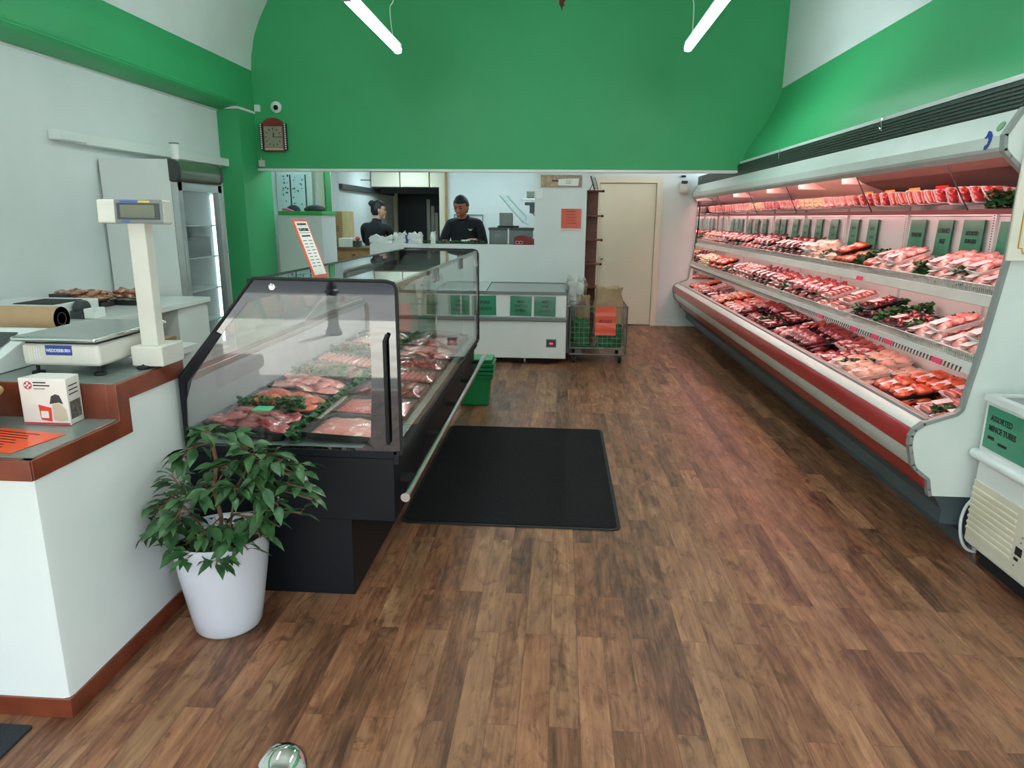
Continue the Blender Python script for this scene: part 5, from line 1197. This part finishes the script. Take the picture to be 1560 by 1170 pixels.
MB().tube([(-.73, 8.39, 1.80), (-.46, 8.39, 1.50), (-.38, 8.39, 1.46)], .008, 8).tube([(-.64, 8.39, 1.79), (-.41, 8.39, 1.55), (-.43, 8.39, 1.49)], .007, 8).build('lid_frame', WHITE2, vm)
MB().box(-.02, -.02, 0, .02, .02, .17, Matrix.Translation((-.47, 8.20, 1.30)) @ Matrix.Rotation(math.radians(-35), 4, 'Y')).build('lever', BLACKM, vm, bevel=.003)
MB().tube([(-.34, 8.40, 1.60), (-.26, 8.40, 1.50)], .006, 6).build('thin_arm', BLACKM, vm)
rb = thing('red_cool_bag', (-.39, 8.09, 1.246), 'dark red folded bag with pale rings on the right end of the half wall', 'bag')
MB().prism([(-.53, 1.246), (-.53, 1.32), (-.50, 1.34), (-.44, 1.35), (-.36, 1.325), (-.28, 1.30), (-.215, 1.246)], 8.01, 8.12).build('bag_body', mat('maroon_cloth', S(120, 28, 34), .6), rb, bevel=.006)
MB().tube([(-.49+.022*math.cos(a*PI/8), 8.005, 1.27+.016*math.sin(a*PI/8)) for a in range(17)], .003, 6).tube([(-.452+.022*math.cos(a*PI/8), 8.005, 1.27+.016*math.sin(a*PI/8)) for a in range(17)], .003, 6).build('ring_emblem', mat('pale_pink', S(226, 190, 180), .5), rb)
BAGW = mat('white_bag', S(226, 232, 232), .3, coat=.5)
for k, (x, w, h, m) in enumerate(((-2.08, .28, .075, BAGW), (-1.86, .15, .12, BAGW), (-1.68, .17, .12, BAGW), (-1.47, .06, .13, PAPER))):
    sack('white_plastic_bag', x, 8.07, w, .10, 1.246, 1.246+h, m, ('flat heap of white plastic packing on the left end of the half wall', 'white plastic bag standing upright left of the blue print on the half wall', 'crumpled white plastic bag nearest the worker on the half wall', 'small white paper cup-like bag on the half wall right before the worker')[k], 'plastic bag', .045, nz=7, n=18)
tag(MB().box(-1.79, 8.03, 1.247, -1.76, 8.07, 1.34).build('blue_roll', mat('blue_roll', S(40, 70, 150), .4), None, bevel=.004), 'small blue packet between the white bags on the half wall', 'packet')
ws = thing('wall_shelf', (-.36, 9.0, 1.72), 'small steel shelf with a grey box seen at the right edge of the kitchen opening', 'shelf')
MB().box(-.50, 8.9, 1.76, .14, 9.1, 1.785).build('shelf_board', STEEL, ws, bevel=.003)
MB().box(-.46, 8.92, 1.70, .14, 9.08, 1.735).box(-.40, 8.95, 1.60, .10, 9.05, 1.70).build('under_box', GREYP, ws, bevel=.003)
tag(MB().box(-.44, 8.93, 1.786, -.34, 9.07, 1.87).build('white_tub', WHITE2, None, bevel=.01), 'white tub on the small steel shelf in the kitchen opening', 'tub')
wf = thing('wall_wire_rack', (-1.35, 10.28, 1.2), 'thin dark wire frame on the pale kitchen wall behind the worker', 'wire frame')
MB().tube([(-1.56, 10.285, 1.58), (-1.14, 10.285, 1.58), (-1.14, 10.285, 1.15), (-1.56, 10.285, 1.15), (-1.56, 10.285, 1.58)], .006, 6).build('frame', DGREY, wf)

# left of the kitchen: cabinet, caps, whiteboards
kc = thing('service_cabinet', (-3.22, 8.7, 0), 'tall white cabinet with a green top ledge beside the green pillar', 'cabinet')
MB().box(-3.455, 8.42, 0, -2.90, 8.95, 1.555).build('body', WHITE, kc, smooth=False)
MB().box(-3.43, 8.405, 1.555, -2.885, 8.96, 1.60).build('green_ledge', mat('ledge_green', S(54, 170, 80), .4), kc, bevel=.003)
cp = thing('cap', (-3.33, 8.6, 1.6), 'dark navy and pink cap lying on the green-topped cabinet, left', 'cap')
q = MB(); q.ball((-3.32, 8.62, 1.60), (.09, .08, .075), 18, 12); q.v = [Vector((v.x, v.y, max(v.z, 1.602))) for v in q.v]
q.build('crown', mat('navy_cloth', S(24, 30, 48), .8), cp)
MB().prism([(-3.42, 1.602), (-3.42, 1.63), (-3.37, 1.635), (-3.29, 1.61), (-3.28, 1.602)], 8.50, 8.56).build('pink_peak', mat('pink_cloth', S(230, 110, 150), .7), cp, bevel=.004)
q = MB(); q.ball((-3.06, 8.66, 1.612), (.135, .09, .065), 20, 12, None, .2); q.v = [Vector((v.x, v.y, max(v.z, 1.602))) for v in q.v]
tag(q.build('black_pouch', BLACKM, None), 'black rounded pouch lying on the green-topped cabinet, right', 'pouch')
for k, (xa, xb, ya, lab) in enumerate(((-3.62, -3.50, 9.028, 'narrow whiteboard with written notes at the far left of the kitchen'), (-3.49, -3.30, 9.028, 'wider silver-edged whiteboard covered with pinned notes on the kitchen cupboard'))):
    w = thing('whiteboard', ((xa+xb)/2, ya, 1.63), lab, 'whiteboard')
    MB().box(xa, ya, 1.61, xb, ya+.02, 2.06).build('board', mat('board_blue_white', S(206, 222, 230), .25, coat=.5), w, bevel=.003)
    q = MB(); rr_ = random.Random(k)
    for i in range(16):
        x, z = rr_.uniform(xa+.012, xb-.03), rr_.uniform(1.68, 2.04); q.box(x, ya-.002, z, x+rr_.uniform(.006, .02), ya, z+rr_.uniform(.006, .03))
    q.build('note_marks', mat('marker_teal', S(50, 90, 96), .6), w, smooth=False)
    MB().box(xb-.004, ya-.004, 1.61, xb+.004, ya+.022, 2.06).build('edge', DGREY, w, smooth=False)
MB_ = MB().box(-3.69, 9.05, 1.0, -3.22, 9.16, 2.15); tag(MB_.build('wall_cupboard', WHITE, None, smooth=False), 'white upright panel carrying the whiteboards at the left of the kitchen', 'panel')
kp = thing('green_edged_panel', (-3.1, 9.2, 0), 'narrow upright white panel with a green front edge left of the cardboard box', 'panel')
MB().box(-3.20, 9.22, 1.6, -3.03, 9.25, 2.3).build('panel', CREAM, kp, smooth=False)
MB().box(-3.045, 9.0, 1.56, -3.025, 9.22, 2.3).build('green_edge', GREENTRIM, kp, smooth=False)
MB().box(-3.06, 9.0, 0, -3.02, 9.04, 1.56).build('post', GREENTRIM, kp, smooth=False)
tb = thing('timber_drawers', (-2.95, 9.75, 0), 'pale timber drawer unit behind the cabinet in the kitchen', 'drawer unit')
MB().box(-3.30, 9.5, 0, -2.60, 10.1, 1.10).build('body', TIMBER, tb, bevel=.003)
MB().box(-3.32, 9.48, 1.10, -2.58, 10.12, 1.13).build('top', mat('dark_top', S(120, 96, 66), .5), tb, bevel=.003)
dr = MB().box(-3.10, 9.488, .88, -2.64, 9.502, 1.07).build('drawer', TIMBER, tb, bevel=.002)
MB().box(-2.86, 9.474, 1.02, -2.82, 9.49, 1.035).build('drawer_pull', DGREY, dr, smooth=False)
cbx = thing('cardboard_box', (-3.12, 9.6, 1.13), 'tall brown cardboard box standing on the timber drawer unit', 'box')
MB().box(-3.25, 9.64, 1.132, -3.035, 9.90, 1.61).build('carton', CARD, cbx, bevel=.003)
MB().box(-3.034, 9.66, 1.132, -2.95, 9.92, 1.61).build('side_flap', mat('cardboard_light', S(196, 176, 130), .8), cbx, smooth=False)
q = MB()
for k in range(3): q.box(-3.22, 9.638, 1.40-k*.03, -3.08, 9.641, 1.412-k*.03)
q.build('print_lines', mat('box_print', S(110, 84, 50), .7), cbx, smooth=False)
tag(MB().box(-3.05, 9.50, 1.132, -2.87, 9.62, 1.25).build('white_carton', PAPER, None, bevel=.003), 'small white carton on the timber drawer unit before the cardboard box', 'box')
tag(MB().box(-2.865, 9.54, 1.132, -2.77, 9.66, 1.215).build('grey_carton', DGREY, None, bevel=.003), 'dark grey box beside the white carton on the timber drawers', 'box')
q = MB(); q.ball((-2.81, 9.60, 1.245), (.035, .03, .03), 14, 10); tag(q.build('red_ball', mat('red_thing', S(220, 70, 70), .5), None), 'small round red object on the dark grey box in the kitchen', 'ball')
rlr = thing('wall_rail', (-3.4, 12.0, 2.0), 'long grey rail along the white kitchen passage wall', 'rail')
MB().box(-3.42, 10.79, 1.95, -3.36, 14.39, 2.03).build('rail', DGREY, rlr, bevel=.003)
uc = thing('overhead_cupboard', (-2.8, 12.3, 2.2), 'cream overhead cupboards above the dark kitchen doorway', 'cupboard')
for k in range(3):
    dd = MB().box(-3.40+k*.53, 12.6, 2.06, -2.89+k*.53, 13.0, 2.49).build('door', CREAM, uc, bevel=.004)
MB().box(-3.15, 11.05, 2.09, -2.99, 11.09, 2.105).build('handle', DGREY, uc, smooth=False)
dw = thing('dark_cool_room_door', (-2.9, 14.3, 0), 'wide black door at the far end of the kitchen passage', 'door')
MB().box(-3.32, 14.3, 0, -2.30, 14.38, 2.06).build('leaf', mat('near_black_blue', S(16, 20, 30), .4), dw, smooth=False)
MB().box(-2.56, 14.26, 1.46, -2.50, 14.3, 1.49).build('latch', STEEL, dw, bevel=.002)
MB().box(-3.34, 13.0, 1.96, -1.79, 13.1, 2.06).build('head_rail', mat('near_black', S(18, 22, 24), .5), dw, smooth=False)
MB().box(-3.40, 14.2, 0, -3.32, 14.38, 2.06).build('jamb', CREAM, dw, smooth=False)
st_ = thing('strip_curtain', (-2.15, 13.2, 0), 'pale hanging plastic strips beside the black far door', 'strip curtain')
for k in range(3): MB().box(-2.52+k*.075, 13.2+.02*(k % 2), .9, -2.46+k*.075, 13.205+.02*(k % 2), 1.86-.12*k).build('strip', mat('strip_grey', S(112, 108, 96), .4, coat=.3), st_, smooth=False)
tag(MB().box(-1.99, 12.5, 0, -1.80, 12.9, 1.45).build('black_crate_stack', BLACKM, None, bevel=.01), 'black crate stack in the kitchen passage left of the worker', 'crates')

# ------------------------------------------------------------------ people
def skin_mesh(nodes, edges, sub=2):
    names = list(nodes); me = bpy.data.meshes.new('sk')
    me.from_pydata([nodes[n][0] for n in names], [(names.index(a), names.index(b)) for a, b in edges], [])
    o = bpy.data.objects.new('sk', me); COL.objects.link(o)
    o.modifiers.new('s', 'SKIN')
    for i, n in enumerate(names):
        r = nodes[n][1]; r = r if hasattr(r, '__len__') else (r, r)
        me.skin_vertices[0].data[i].radius = r
    me.skin_vertices[0].data[0].use_root = True
    o.modifiers.new('b', 'SUBSURF').levels = sub
    dg = bpy.context.evaluated_depsgraph_get(); dg.update()
    out = bpy.data.meshes.new_from_object(o.evaluated_get(dg)); bpy.data.objects.remove(o)
    return out
def fuse(meshes, vox, smooth=6):
    bm = bmesh.new()
    for m in meshes: bm.from_mesh(m)
    me = bpy.data.meshes.new('f'); bm.to_mesh(me); bm.free()
    o = bpy.data.objects.new('f', me); COL.objects.link(o)
    r = o.modifiers.new('r', 'REMESH'); r.mode = 'VOXEL'; r.voxel_size = vox; r.use_smooth_shade = True
    if smooth: s = o.modifiers.new('sm', 'SMOOTH'); s.iterations = smooth; s.factor = .5
    dg = bpy.context.evaluated_depsgraph_get(); dg.update()
    out = bpy.data.meshes.new_from_object(o.evaluated_get(dg)); bpy.data.objects.remove(o)
    return out
def mb_mesh(mb, M=None):
    me = bpy.data.meshes.new('m'); me.from_pydata([(M @ v) if M else v for v in mb.v], [], mb.f)
    bm = bmesh.new(); bm.from_mesh(me); bmesh.ops.remove_doubles(bm, verts=bm.verts, dist=1e-6); bmesh.ops.recalc_face_normals(bm, faces=bm.faces); bm.to_mesh(me); bm.free()
    return me
def place(me, name, m, parent):
    me.transform(Matrix.Translation(-ORG[parent.name])); me.materials.clear(); me.materials.append(m); me.name = name
    o = bpy.data.objects.new(name, me); COL.objects.link(o); o.parent = parent; reg(o, ORG[parent.name]); return o
def head_mb():
    """local frame: centre of skull at 0, face towards -y, up z; real size"""
    o = MB()
    n, m = 28, 22; vs = []
    for j in range(m+1):
        ph = PI*j/m
        for i in range(n):
            t = 2*PI*i/n; x, y, z = math.sin(ph)*math.cos(t), math.sin(ph)*math.sin(t), math.cos(ph)
            X, Y, Z = x*.076, y*.096, z*.112
            if z < 0: X *= 1-.34*(-z)**1.4; Y = Y*(1-.16*(-z)) - .012*(-z)      # jaw narrows, chin forward
            if y < 0: Y *= .95
            if y < -.3 and .02 < z < .3: Y += .006*(1-abs(z-.14)/.16) if abs(x) > .18 and abs(x) < .62 else 0   # eye sockets
            if y < -.3 and .3 < z < .45: Y -= .004
            vs.append((X, Y, Z))
    o.add(vs, [(j*n+i, (j+1)*n+i, (j+1)*n+(i+1) % n, j*n+(i+1) % n) for j in range(m) for i in range(n)])
    o.add([(0, -.086, .022), (-.008, -.094, .0), (.008, -.094, .0), (0, -.118, -.022), (-.018, -.092, -.034), (.018, -.092, -.034), (0, -.09, -.04), (0, -.06, 0)], [(0,1,3),(0,3,2),(1,4,3),(3,5,2),(4,6,3),(3,6,5),(0,7,1),(0,2,7),(1,7,4),(4,7,6),(6,7,5),(5,7,2)])
    o.ball((0, -.091, -.056), (.022, .010, .006), 12, 8).ball((0, -.089, -.066), (.020, .010, .007), 12, 8).ball((0, -.082, -.094), (.022, .018, .015), 12, 8)
    for s in (-1, 1):
        o.ball((s*.077, .006, -.008), (.009, .018, .030), 12, 8)
        o.ball((s*.030, -.083, .024), (.017, .010, .006), 10, 6)
    o.cyl((0, .02, -.16), (0, .01, -.05), .050, 20, .048)
    return o
def hand_mb(curl=.6):
    """local frame: wrist at 0, fingers towards +x, palm normal -z, thumb towards +y"""
    o = MB()
    o.ball((.045, 0, 0), (.048, .038, .015), 16, 10)
    for k, (y, L) in enumerate(((.028, .072), (.010, .080), (-.009, .074), (-.027, .058))):
        p = Vector((.080, y, 0)); a = 0; pts = [Vector((.05, y*.8, 0)), p.copy()]
        for seg, f in enumerate((.45, .32, .23)):
            a += curl*(.55+.12*k*.3) if seg else curl*.5
            p = p+Vector((math.cos(a), 0, -math.sin(a)))*L*f; pts.append(p.copy())
        for q0, q1, r in zip(pts, pts[1:], (.0095, .009, .0082, .0075)): o.cyl(q0, q1, r, 10, r*.95); o.ball(q1, r*.97, 10, 6)
    pts = [Vector((.015, .026, -.003)), Vector((.038, .050, -.010)), Vector((.062, .060, -.018)), Vector((.082, .058, -.026))]
    for q0, q1, r in zip(pts, pts[1:], (.013, .0105, .009)): o.cyl(q0, q1, r, 10, r*.93); o.ball(q1, r*.95, 10, 6)
    return o
def aim(loc, xdir, zdir, mir=False):
    x = Vector(xdir).normalized(); z = Vector(zdir); z = (z-x*z.dot(x)).normalized(); y = z.cross(x)
    if mir: y = -y
    return Matrix.Translation(Vector(loc)) @ Matrix((x, y, z)).transposed().to_4x4()

def person(name, label, J, headM, hands, skin, hairm, top_m, bot_m, bun=None, hair_len=0):
    root = thing(name, (J['pelvis'][0][0], J['pelvis'][0][1], 0), label, 'person')
    E = [('pelvis', 'waist'), ('waist', 'chest'), ('chest', 'neck'), ('neck', 'nape'), ('chest', 'shL'), ('shL', 'elL'), ('elL', 'wrL'), ('chest', 'shR'), ('shR', 'elR'), ('elR', 'wrR'),
         ('pelvis', 'hipL'), ('hipL', 'knL'), ('knL', 'anL'), ('anL', 'toL'), ('pelvis', 'hipR'), ('hipR', 'knR'), ('knR', 'anR'), ('anR', 'toR')]
    body = fuse([skin_mesh(J, E), mb_mesh(head_mb(), headM)]+[mb_mesh(hand_mb(c), M) for M, c in hands], .006, 3)
    body.name = 'body'; place(body, 'body', skin, root)
    def wear(nm, m, keep, push):
        bm = bmesh.new(); bm.from_mesh(bpy.data.meshes[body.name]); bm.verts.ensure_lookup_table(); bm.normal_update()
        off = ORG[root.name]
        kill = [v for v in bm.verts if not keep(v.co+off)]
        bmesh.ops.delete(bm, geom=kill, context='VERTS'); bm.normal_update()
        for v in bm.verts: v.co += v.normal*push*(1+.3*noise.noise(v.co*14))
        for _ in range(4): bmesh.ops.smooth_vert(bm, verts=[v for v in bm.verts if not v.is_boundary], factor=.5, use_axis_x=True, use_axis_y=True, use_axis_z=True)
        me = bpy.data.meshes.new(nm); bm.to_mesh(me); bm.free(); me.materials.append(m)
        me.polygons.foreach_set('use_smooth', [True]*len(me.polygons))
        o = bpy.data.objects.new(nm, me); COL.objects.link(o); o.parent = root; reg(o, off)
        sm = o.modifiers.new('thick', 'SOLIDIFY'); sm.thickness = .006; sm.offset = -1
        return o
    nk = Vector(J['neck'][0]); wr = [Vector(J['wr'+s][0]) for s in 'LR']; el = [Vector(J['el'+s][0]) for s in 'LR']; nd = (Vector(J['nape'][0])-nk).normalized()
    def k_top(p):
        if (p-nk).dot(nd) > .035 and (p-nk).length < .3 and p.z > nk.z-.02: return False
        for a, b in zip(wr, el):
            if (p-a).dot((b-a).normalized()) < .035 and (p-a).length < .26: return False
        return p.z > .86
    top = wear('shirt', top_m, k_top, .013)
    wear('trousers', bot_m, lambda p: .10 < p.z < .90 and all((p-a).length > .13 for a in wr), .011)
    for s in 'LR':
        a, t = Vector(J['an'+s][0]), Vector(J['to'+s][0])
        q = MB(); d = (t-a); q.ball(((a+t)/2).to_tuple()[:2]+(.045,), (.055, .13, .044), 14, 8, Matrix.Rotation(math.atan2(d.y, d.x)-PI/2, 3, 'Z'))
        q.v = [Vector((v.x, v.y, max(v.z, .004))) for v in q.v]; q.build('shoe', BLACKM, root)
    h = MB(); n, m = 28, 18; vs = []
    for j in range(m+1):
        ph = PI*j/m
        for i in range(n):
            t = 2*PI*i/n; x, y, z = math.sin(ph)*math.cos(t), math.sin(ph)*math.sin(t), math.cos(ph)
            k = 1.0+.05*noise.noise(Vector((x*5, y*5, z*5)))
            X, Y, Z = x*.085*k, y*.106*k+.004, z*.128*k+.004
            low = -.15-hair_len if y > .1 else .05 if y > -.35 else .46
            if z < low: X *= .84; Y = Y*.84+(.012 if y > 0 else .02); 
            vs.append((X, Y, max(Z, -.075 if y > 0 else -.02)))
    h.add(vs, [(j*n+i, (j+1)*n+i, (j+1)*n+(i+1) % n, j*n+(i+1) % n) for j in range(m) for i in range(n)])
    hm = mb_mesh(h, headM)
    hair = place(hm, 'hair', hairm, root)
    hm.polygons.foreach_set('use_smooth', [True]*len(hm.polygons))
    if bun:
        b = MB(); b.ball(bun, (.042, .045, .042), 16, 12, None, .3, 14); place(mb_mesh(b, headM), 'hair_bun', hairm, hair)
    for s in (-1, 1):
        e = MB().ball((s*.030, -.0835, .014), (.013, .008, .0065), 12, 8); place(mb_mesh(e, headM), 'eye', mat('eye_dark', S(44, 34, 30), .2), root)
        e = MB().tube([(s*.014, -.094, .036), (s*.030, -.095, .041), (s*.046, -.086, .036)], .004, 6); place(mb_mesh(e, headM), 'eyebrow', hairm, root)
    return root
SK1 = mat('skin_warm_brown', S(190, 122, 98), .5, var=S(178, 110, 88), vscale=12); SK2 = mat('skin_light', S(214, 168, 146), .55, var=S(206, 158, 136), vscale=12)
HAIR = mat('black_hair', S(20, 20, 22), .5, bump=.5, bscale=120)
SH1 = mat('navy_polo', S(18, 26, 38), .8, bump=.3, bscale=30, var=S(14, 20, 30)); SH2 = mat('black_shirt', S(16, 22, 28), .8, bump=.3, bscale=30, var=S(12, 17, 22)); TRO = mat('dark_trousers', S(20, 22, 28), .8)
x0, y0 = -1.18, 8.72
J1 = dict(pelvis=((x0, y0+.02, .93), (.165, .12)), waist=((x0, y0, 1.12), (.15, .115)), chest=((x0-.005, y0-.07, 1.37), (.17, .12)), neck=((x0-.012, y0-.12, 1.525), (.062, .062)), nape=((x0-.018, y0-.155, 1.60), (.055, .055)),
    shL=((x0-.185, y0-.08, 1.45), .068), elL=((x0-.275, y0-.16, 1.20), .046), wrL=((x0-.215, y0-.37, 1.265), .028),
    shR=((x0+.175, y0-.08, 1.45), .068), elR=((x0+.245, y0-.16, 1.20), .046), wrR=((x0+.15, y0-.38, 1.285), .028),
    hipL=((x0-.09, y0+.02, .86), .085), knL=((x0-.10, y0, .49), .058), anL=((x0-.10, y0+.04, .09), .042), toL=((x0-.11, y0-.12, .04), .034),
    hipR=((x0+.09, y0+.02, .86), .085), knR=((x0+.10, y0, .49), .058), anR=((x0+.10, y0+.04, .09), .042), toR=((x0+.11, y0-.12, .04), .034))
HM1 = Matrix.Translation((x0-.028, y0-.205, 1.665)) @ Matrix.Rotation(math.radians(-16), 4, 'Z') @ Matrix.Rotation(math.radians(20), 4, 'X') @ Matrix.Rotation(math.radians(4), 4, 'Y') @ Matrix.Diagonal((1.12, 1.08, 1.10, 1))
p1 = person('person', 'person in a navy polo looking down while working behind the half wall', J1, HM1,
    [(aim((x0-.215, y0-.37, 1.265), (.35, -.85, .1), (0, .1, 1), True), .7), (aim((x0+.15, y0-.38, 1.285), (-.55, -.8, .05), (0, 0, 1)), .8)], SK1, HAIR, SH1, TRO)
cl_ = MB().prism([(-.05, 0), (-.075, .05), (-.03, .045), (0, -.02), (.03, .045), (.075, .05), (.05, 0), (0, -.07)], -.008, .008)
cm = mb_mesh(cl_, Matrix.Translation((x0-.012, y0-.178, 1.515)) @ Matrix.Rotation(math.radians(-24), 4, 'X')); place(cm, 'collar', SH1, p1)
MB().box(x0+.055, y0-.212, 1.402, x0+.115, y0-.208, 1.407).box(x0+.07, y0-.213, 1.388, x0+.10, y0-.209, 1.398).build('chest_print', PAPER, p1, smooth=False)
tag(MB().box(-.05, -.03, 0, .05, .03, .025, Matrix.Translation((-1.12, 8.235, 1.262)) @ Matrix.Rotation(.2, 4, 'Z')).build('white_packet', PAPER, None, bevel=.004), 'white packet held in the hand of the person behind the half wall', 'packet')
x0, y0 = -2.77, 10.42
def W(dx, dy, z, a=math.radians(-48)):   # body turned away from the viewer towards the right
    return (x0+dx, y0+dy, z)
J2 = dict(pelvis=(W(-.02, .0, .90), (.15, .12)), waist=(W(-.02, -.01, 1.10), (.125, .10)), chest=(W(.0, -.02, 1.32), (.15, .11)), neck=(W(.02, .0, 1.475), (.052, .052)), nape=(W(.03, .01, 1.55), (.048, .048)),
    shL=(W(-.175, .0, 1.40), .062), elL=(W(-.20, .14, 1.17), .042), wrL=(W(-.05, .33, 1.14), .026),
    shR=(W(.185, .0, 1.385), .062), elR=(W(.245, .09, 1.14), .042), wrR=(W(.18, .30, 1.12), .026),
    hipL=(W(-.10, .0, .83), .08), knL=(W(-.10, .02, .47), .055), anL=(W(-.10, .0, .09), .04), toL=(W(-.08, .14, .04), .032),
    hipR=(W(.07, .0, .83), .08), knR=(W(.08, .02, .47), .055), anR=(W(.08, .0, .09), .04), toR=(W(.10, .14, .04), .032))
HM2 = Matrix.Translation((x0+.05, y0+.025, 1.638)) @ Matrix.Rotation(math.radians(112), 4, 'Z') @ Matrix.Rotation(math.radians(6), 4, 'X') @ Matrix.Diagonal((1.1, 1.08, 1.08, 1))
p2 = person('person', 'person in black with dark pinned-up hair and glasses, turned away in the kitchen', J2, HM2,
    [(aim(W(-.05, .33, 1.14), (.4, .8, -.1), (0, 0, 1)), .7), (aim(W(.18, .30, 1.12), (-.3, .9, -.1), (0, 0, 1), True), .7)], SK2, HAIR, SH2, TRO, bun=(0, .10, .075), hair_len=.2)
gq = MB()
for s in (-1, 1): gq.tube([(s*.032+.024*math.cos(a*PI/6), -.102, .016+.018*math.sin(a*PI/6)) for a in range(13)], .0022, 6).tube([(s*.056, -.100, .02), (s*.080, -.02, .02), (s*.080, .01, .01)], .002, 6)
place(mb_mesh(gq, HM2), 'glasses', DGREY, p2)

# ------------------------------------------------------------------ light
def ceil_lamp(x0, y0, x1, y1, z, m, lab):
    t = thing('ceiling_light', ((x0+x1)/2, (y0+y1)/2, z), lab, 'ceiling light')
    MB().box(x0-.02, y0-.02, z-.03, x1+.02, y1+.02, z).build('tray', WHITE2, t, bevel=.003)
    MB().box(x0, y0, z-.036, x1, y1, z-.029).build('diffuser', m, t, smooth=False)
KL = mat('kitchen_tube', (1, 1, 1, 1), .4, emit=(.70, .95, 1, 1), estr=11)
ceil_lamp(-3.2, 9.4, -2.0, 9.6, 2.5, KL, 'ceiling light above the kitchen drawers, hidden by the green bulkhead')
ceil_lamp(-1.4, 9.3, -.3, 9.5, 2.5, KL, 'ceiling light above the worker, hidden by the green bulkhead')
ceil_lamp(-2.9, 11.6, -2.5, 12.2, 2.5, KL, 'ceiling light in the kitchen passage')
ceil_lamp(-3.4, 8.42, -2.6, 8.52, 2.5, KL, 'added ceiling light brightening the whiteboards, above the green-topped cabinet, hidden by the green bulkhead')  # extra lamp added to brighten the whiteboards
ceil_lamp(.8, 9.2, 1.15, 9.5, 2.5, mat('warm_lamp', (1, 1, 1, 1), .4, emit=(1, .93, .74, 1), estr=9), 'warm ceiling light before the cream door')
sl = bpy.data.lights.new('sun', 'SUN'); sl.energy = 16; sl.angle = .01; sl.color = (1, .96, .9)
so = bpy.data.objects.new('sun', sl); COL.objects.link(so); so.rotation_euler = Vector((-.25, .62, -.85)).to_track_quat('-Z', 'Y').to_euler()
w = bpy.data.worlds.new('world'); SC.world = w; w.use_nodes = True
bg = w.node_tree.nodes['Background']; bg.inputs[0].default_value = (.80, .91, 1, 1); bg.inputs[1].default_value = 4.6
for k, (x0, x1, z0, z1) in enumerate(((-3.3, 2.1, 0, 2.9),)):
    l = bpy.data.lights.new('sky_portal', 'AREA'); l.shape = 'RECTANGLE'; l.size = x1-x0; l.size_y = z1-z0
    l.cycles.is_portal = True
    o = bpy.data.objects.new('sky_portal', l); COL.objects.link(o); o.location = ((x0+x1)/2, FY-.16, (z0+z1)/2)
    o.rotation_euler = (PI/2, 0, 0)
SC.view_settings.view_transform = 'Standard'; SC.view_settings.look = 'None'; SC.view_settings.gamma = 1
SC.view_settings.exposure = 1.08
SC.cycles.max_bounces = 8; SC.cycles.diffuse_bounces = 5; SC.cycles.glossy_bounces = 4; SC.cycles.transparent_max_bounces = 24
SC.cycles.caustics_reflective = False; SC.cycles.caustics_refractive = False; SC.cycles.sample_clamp_indirect = 6
SC.cycles.use_denoising = True
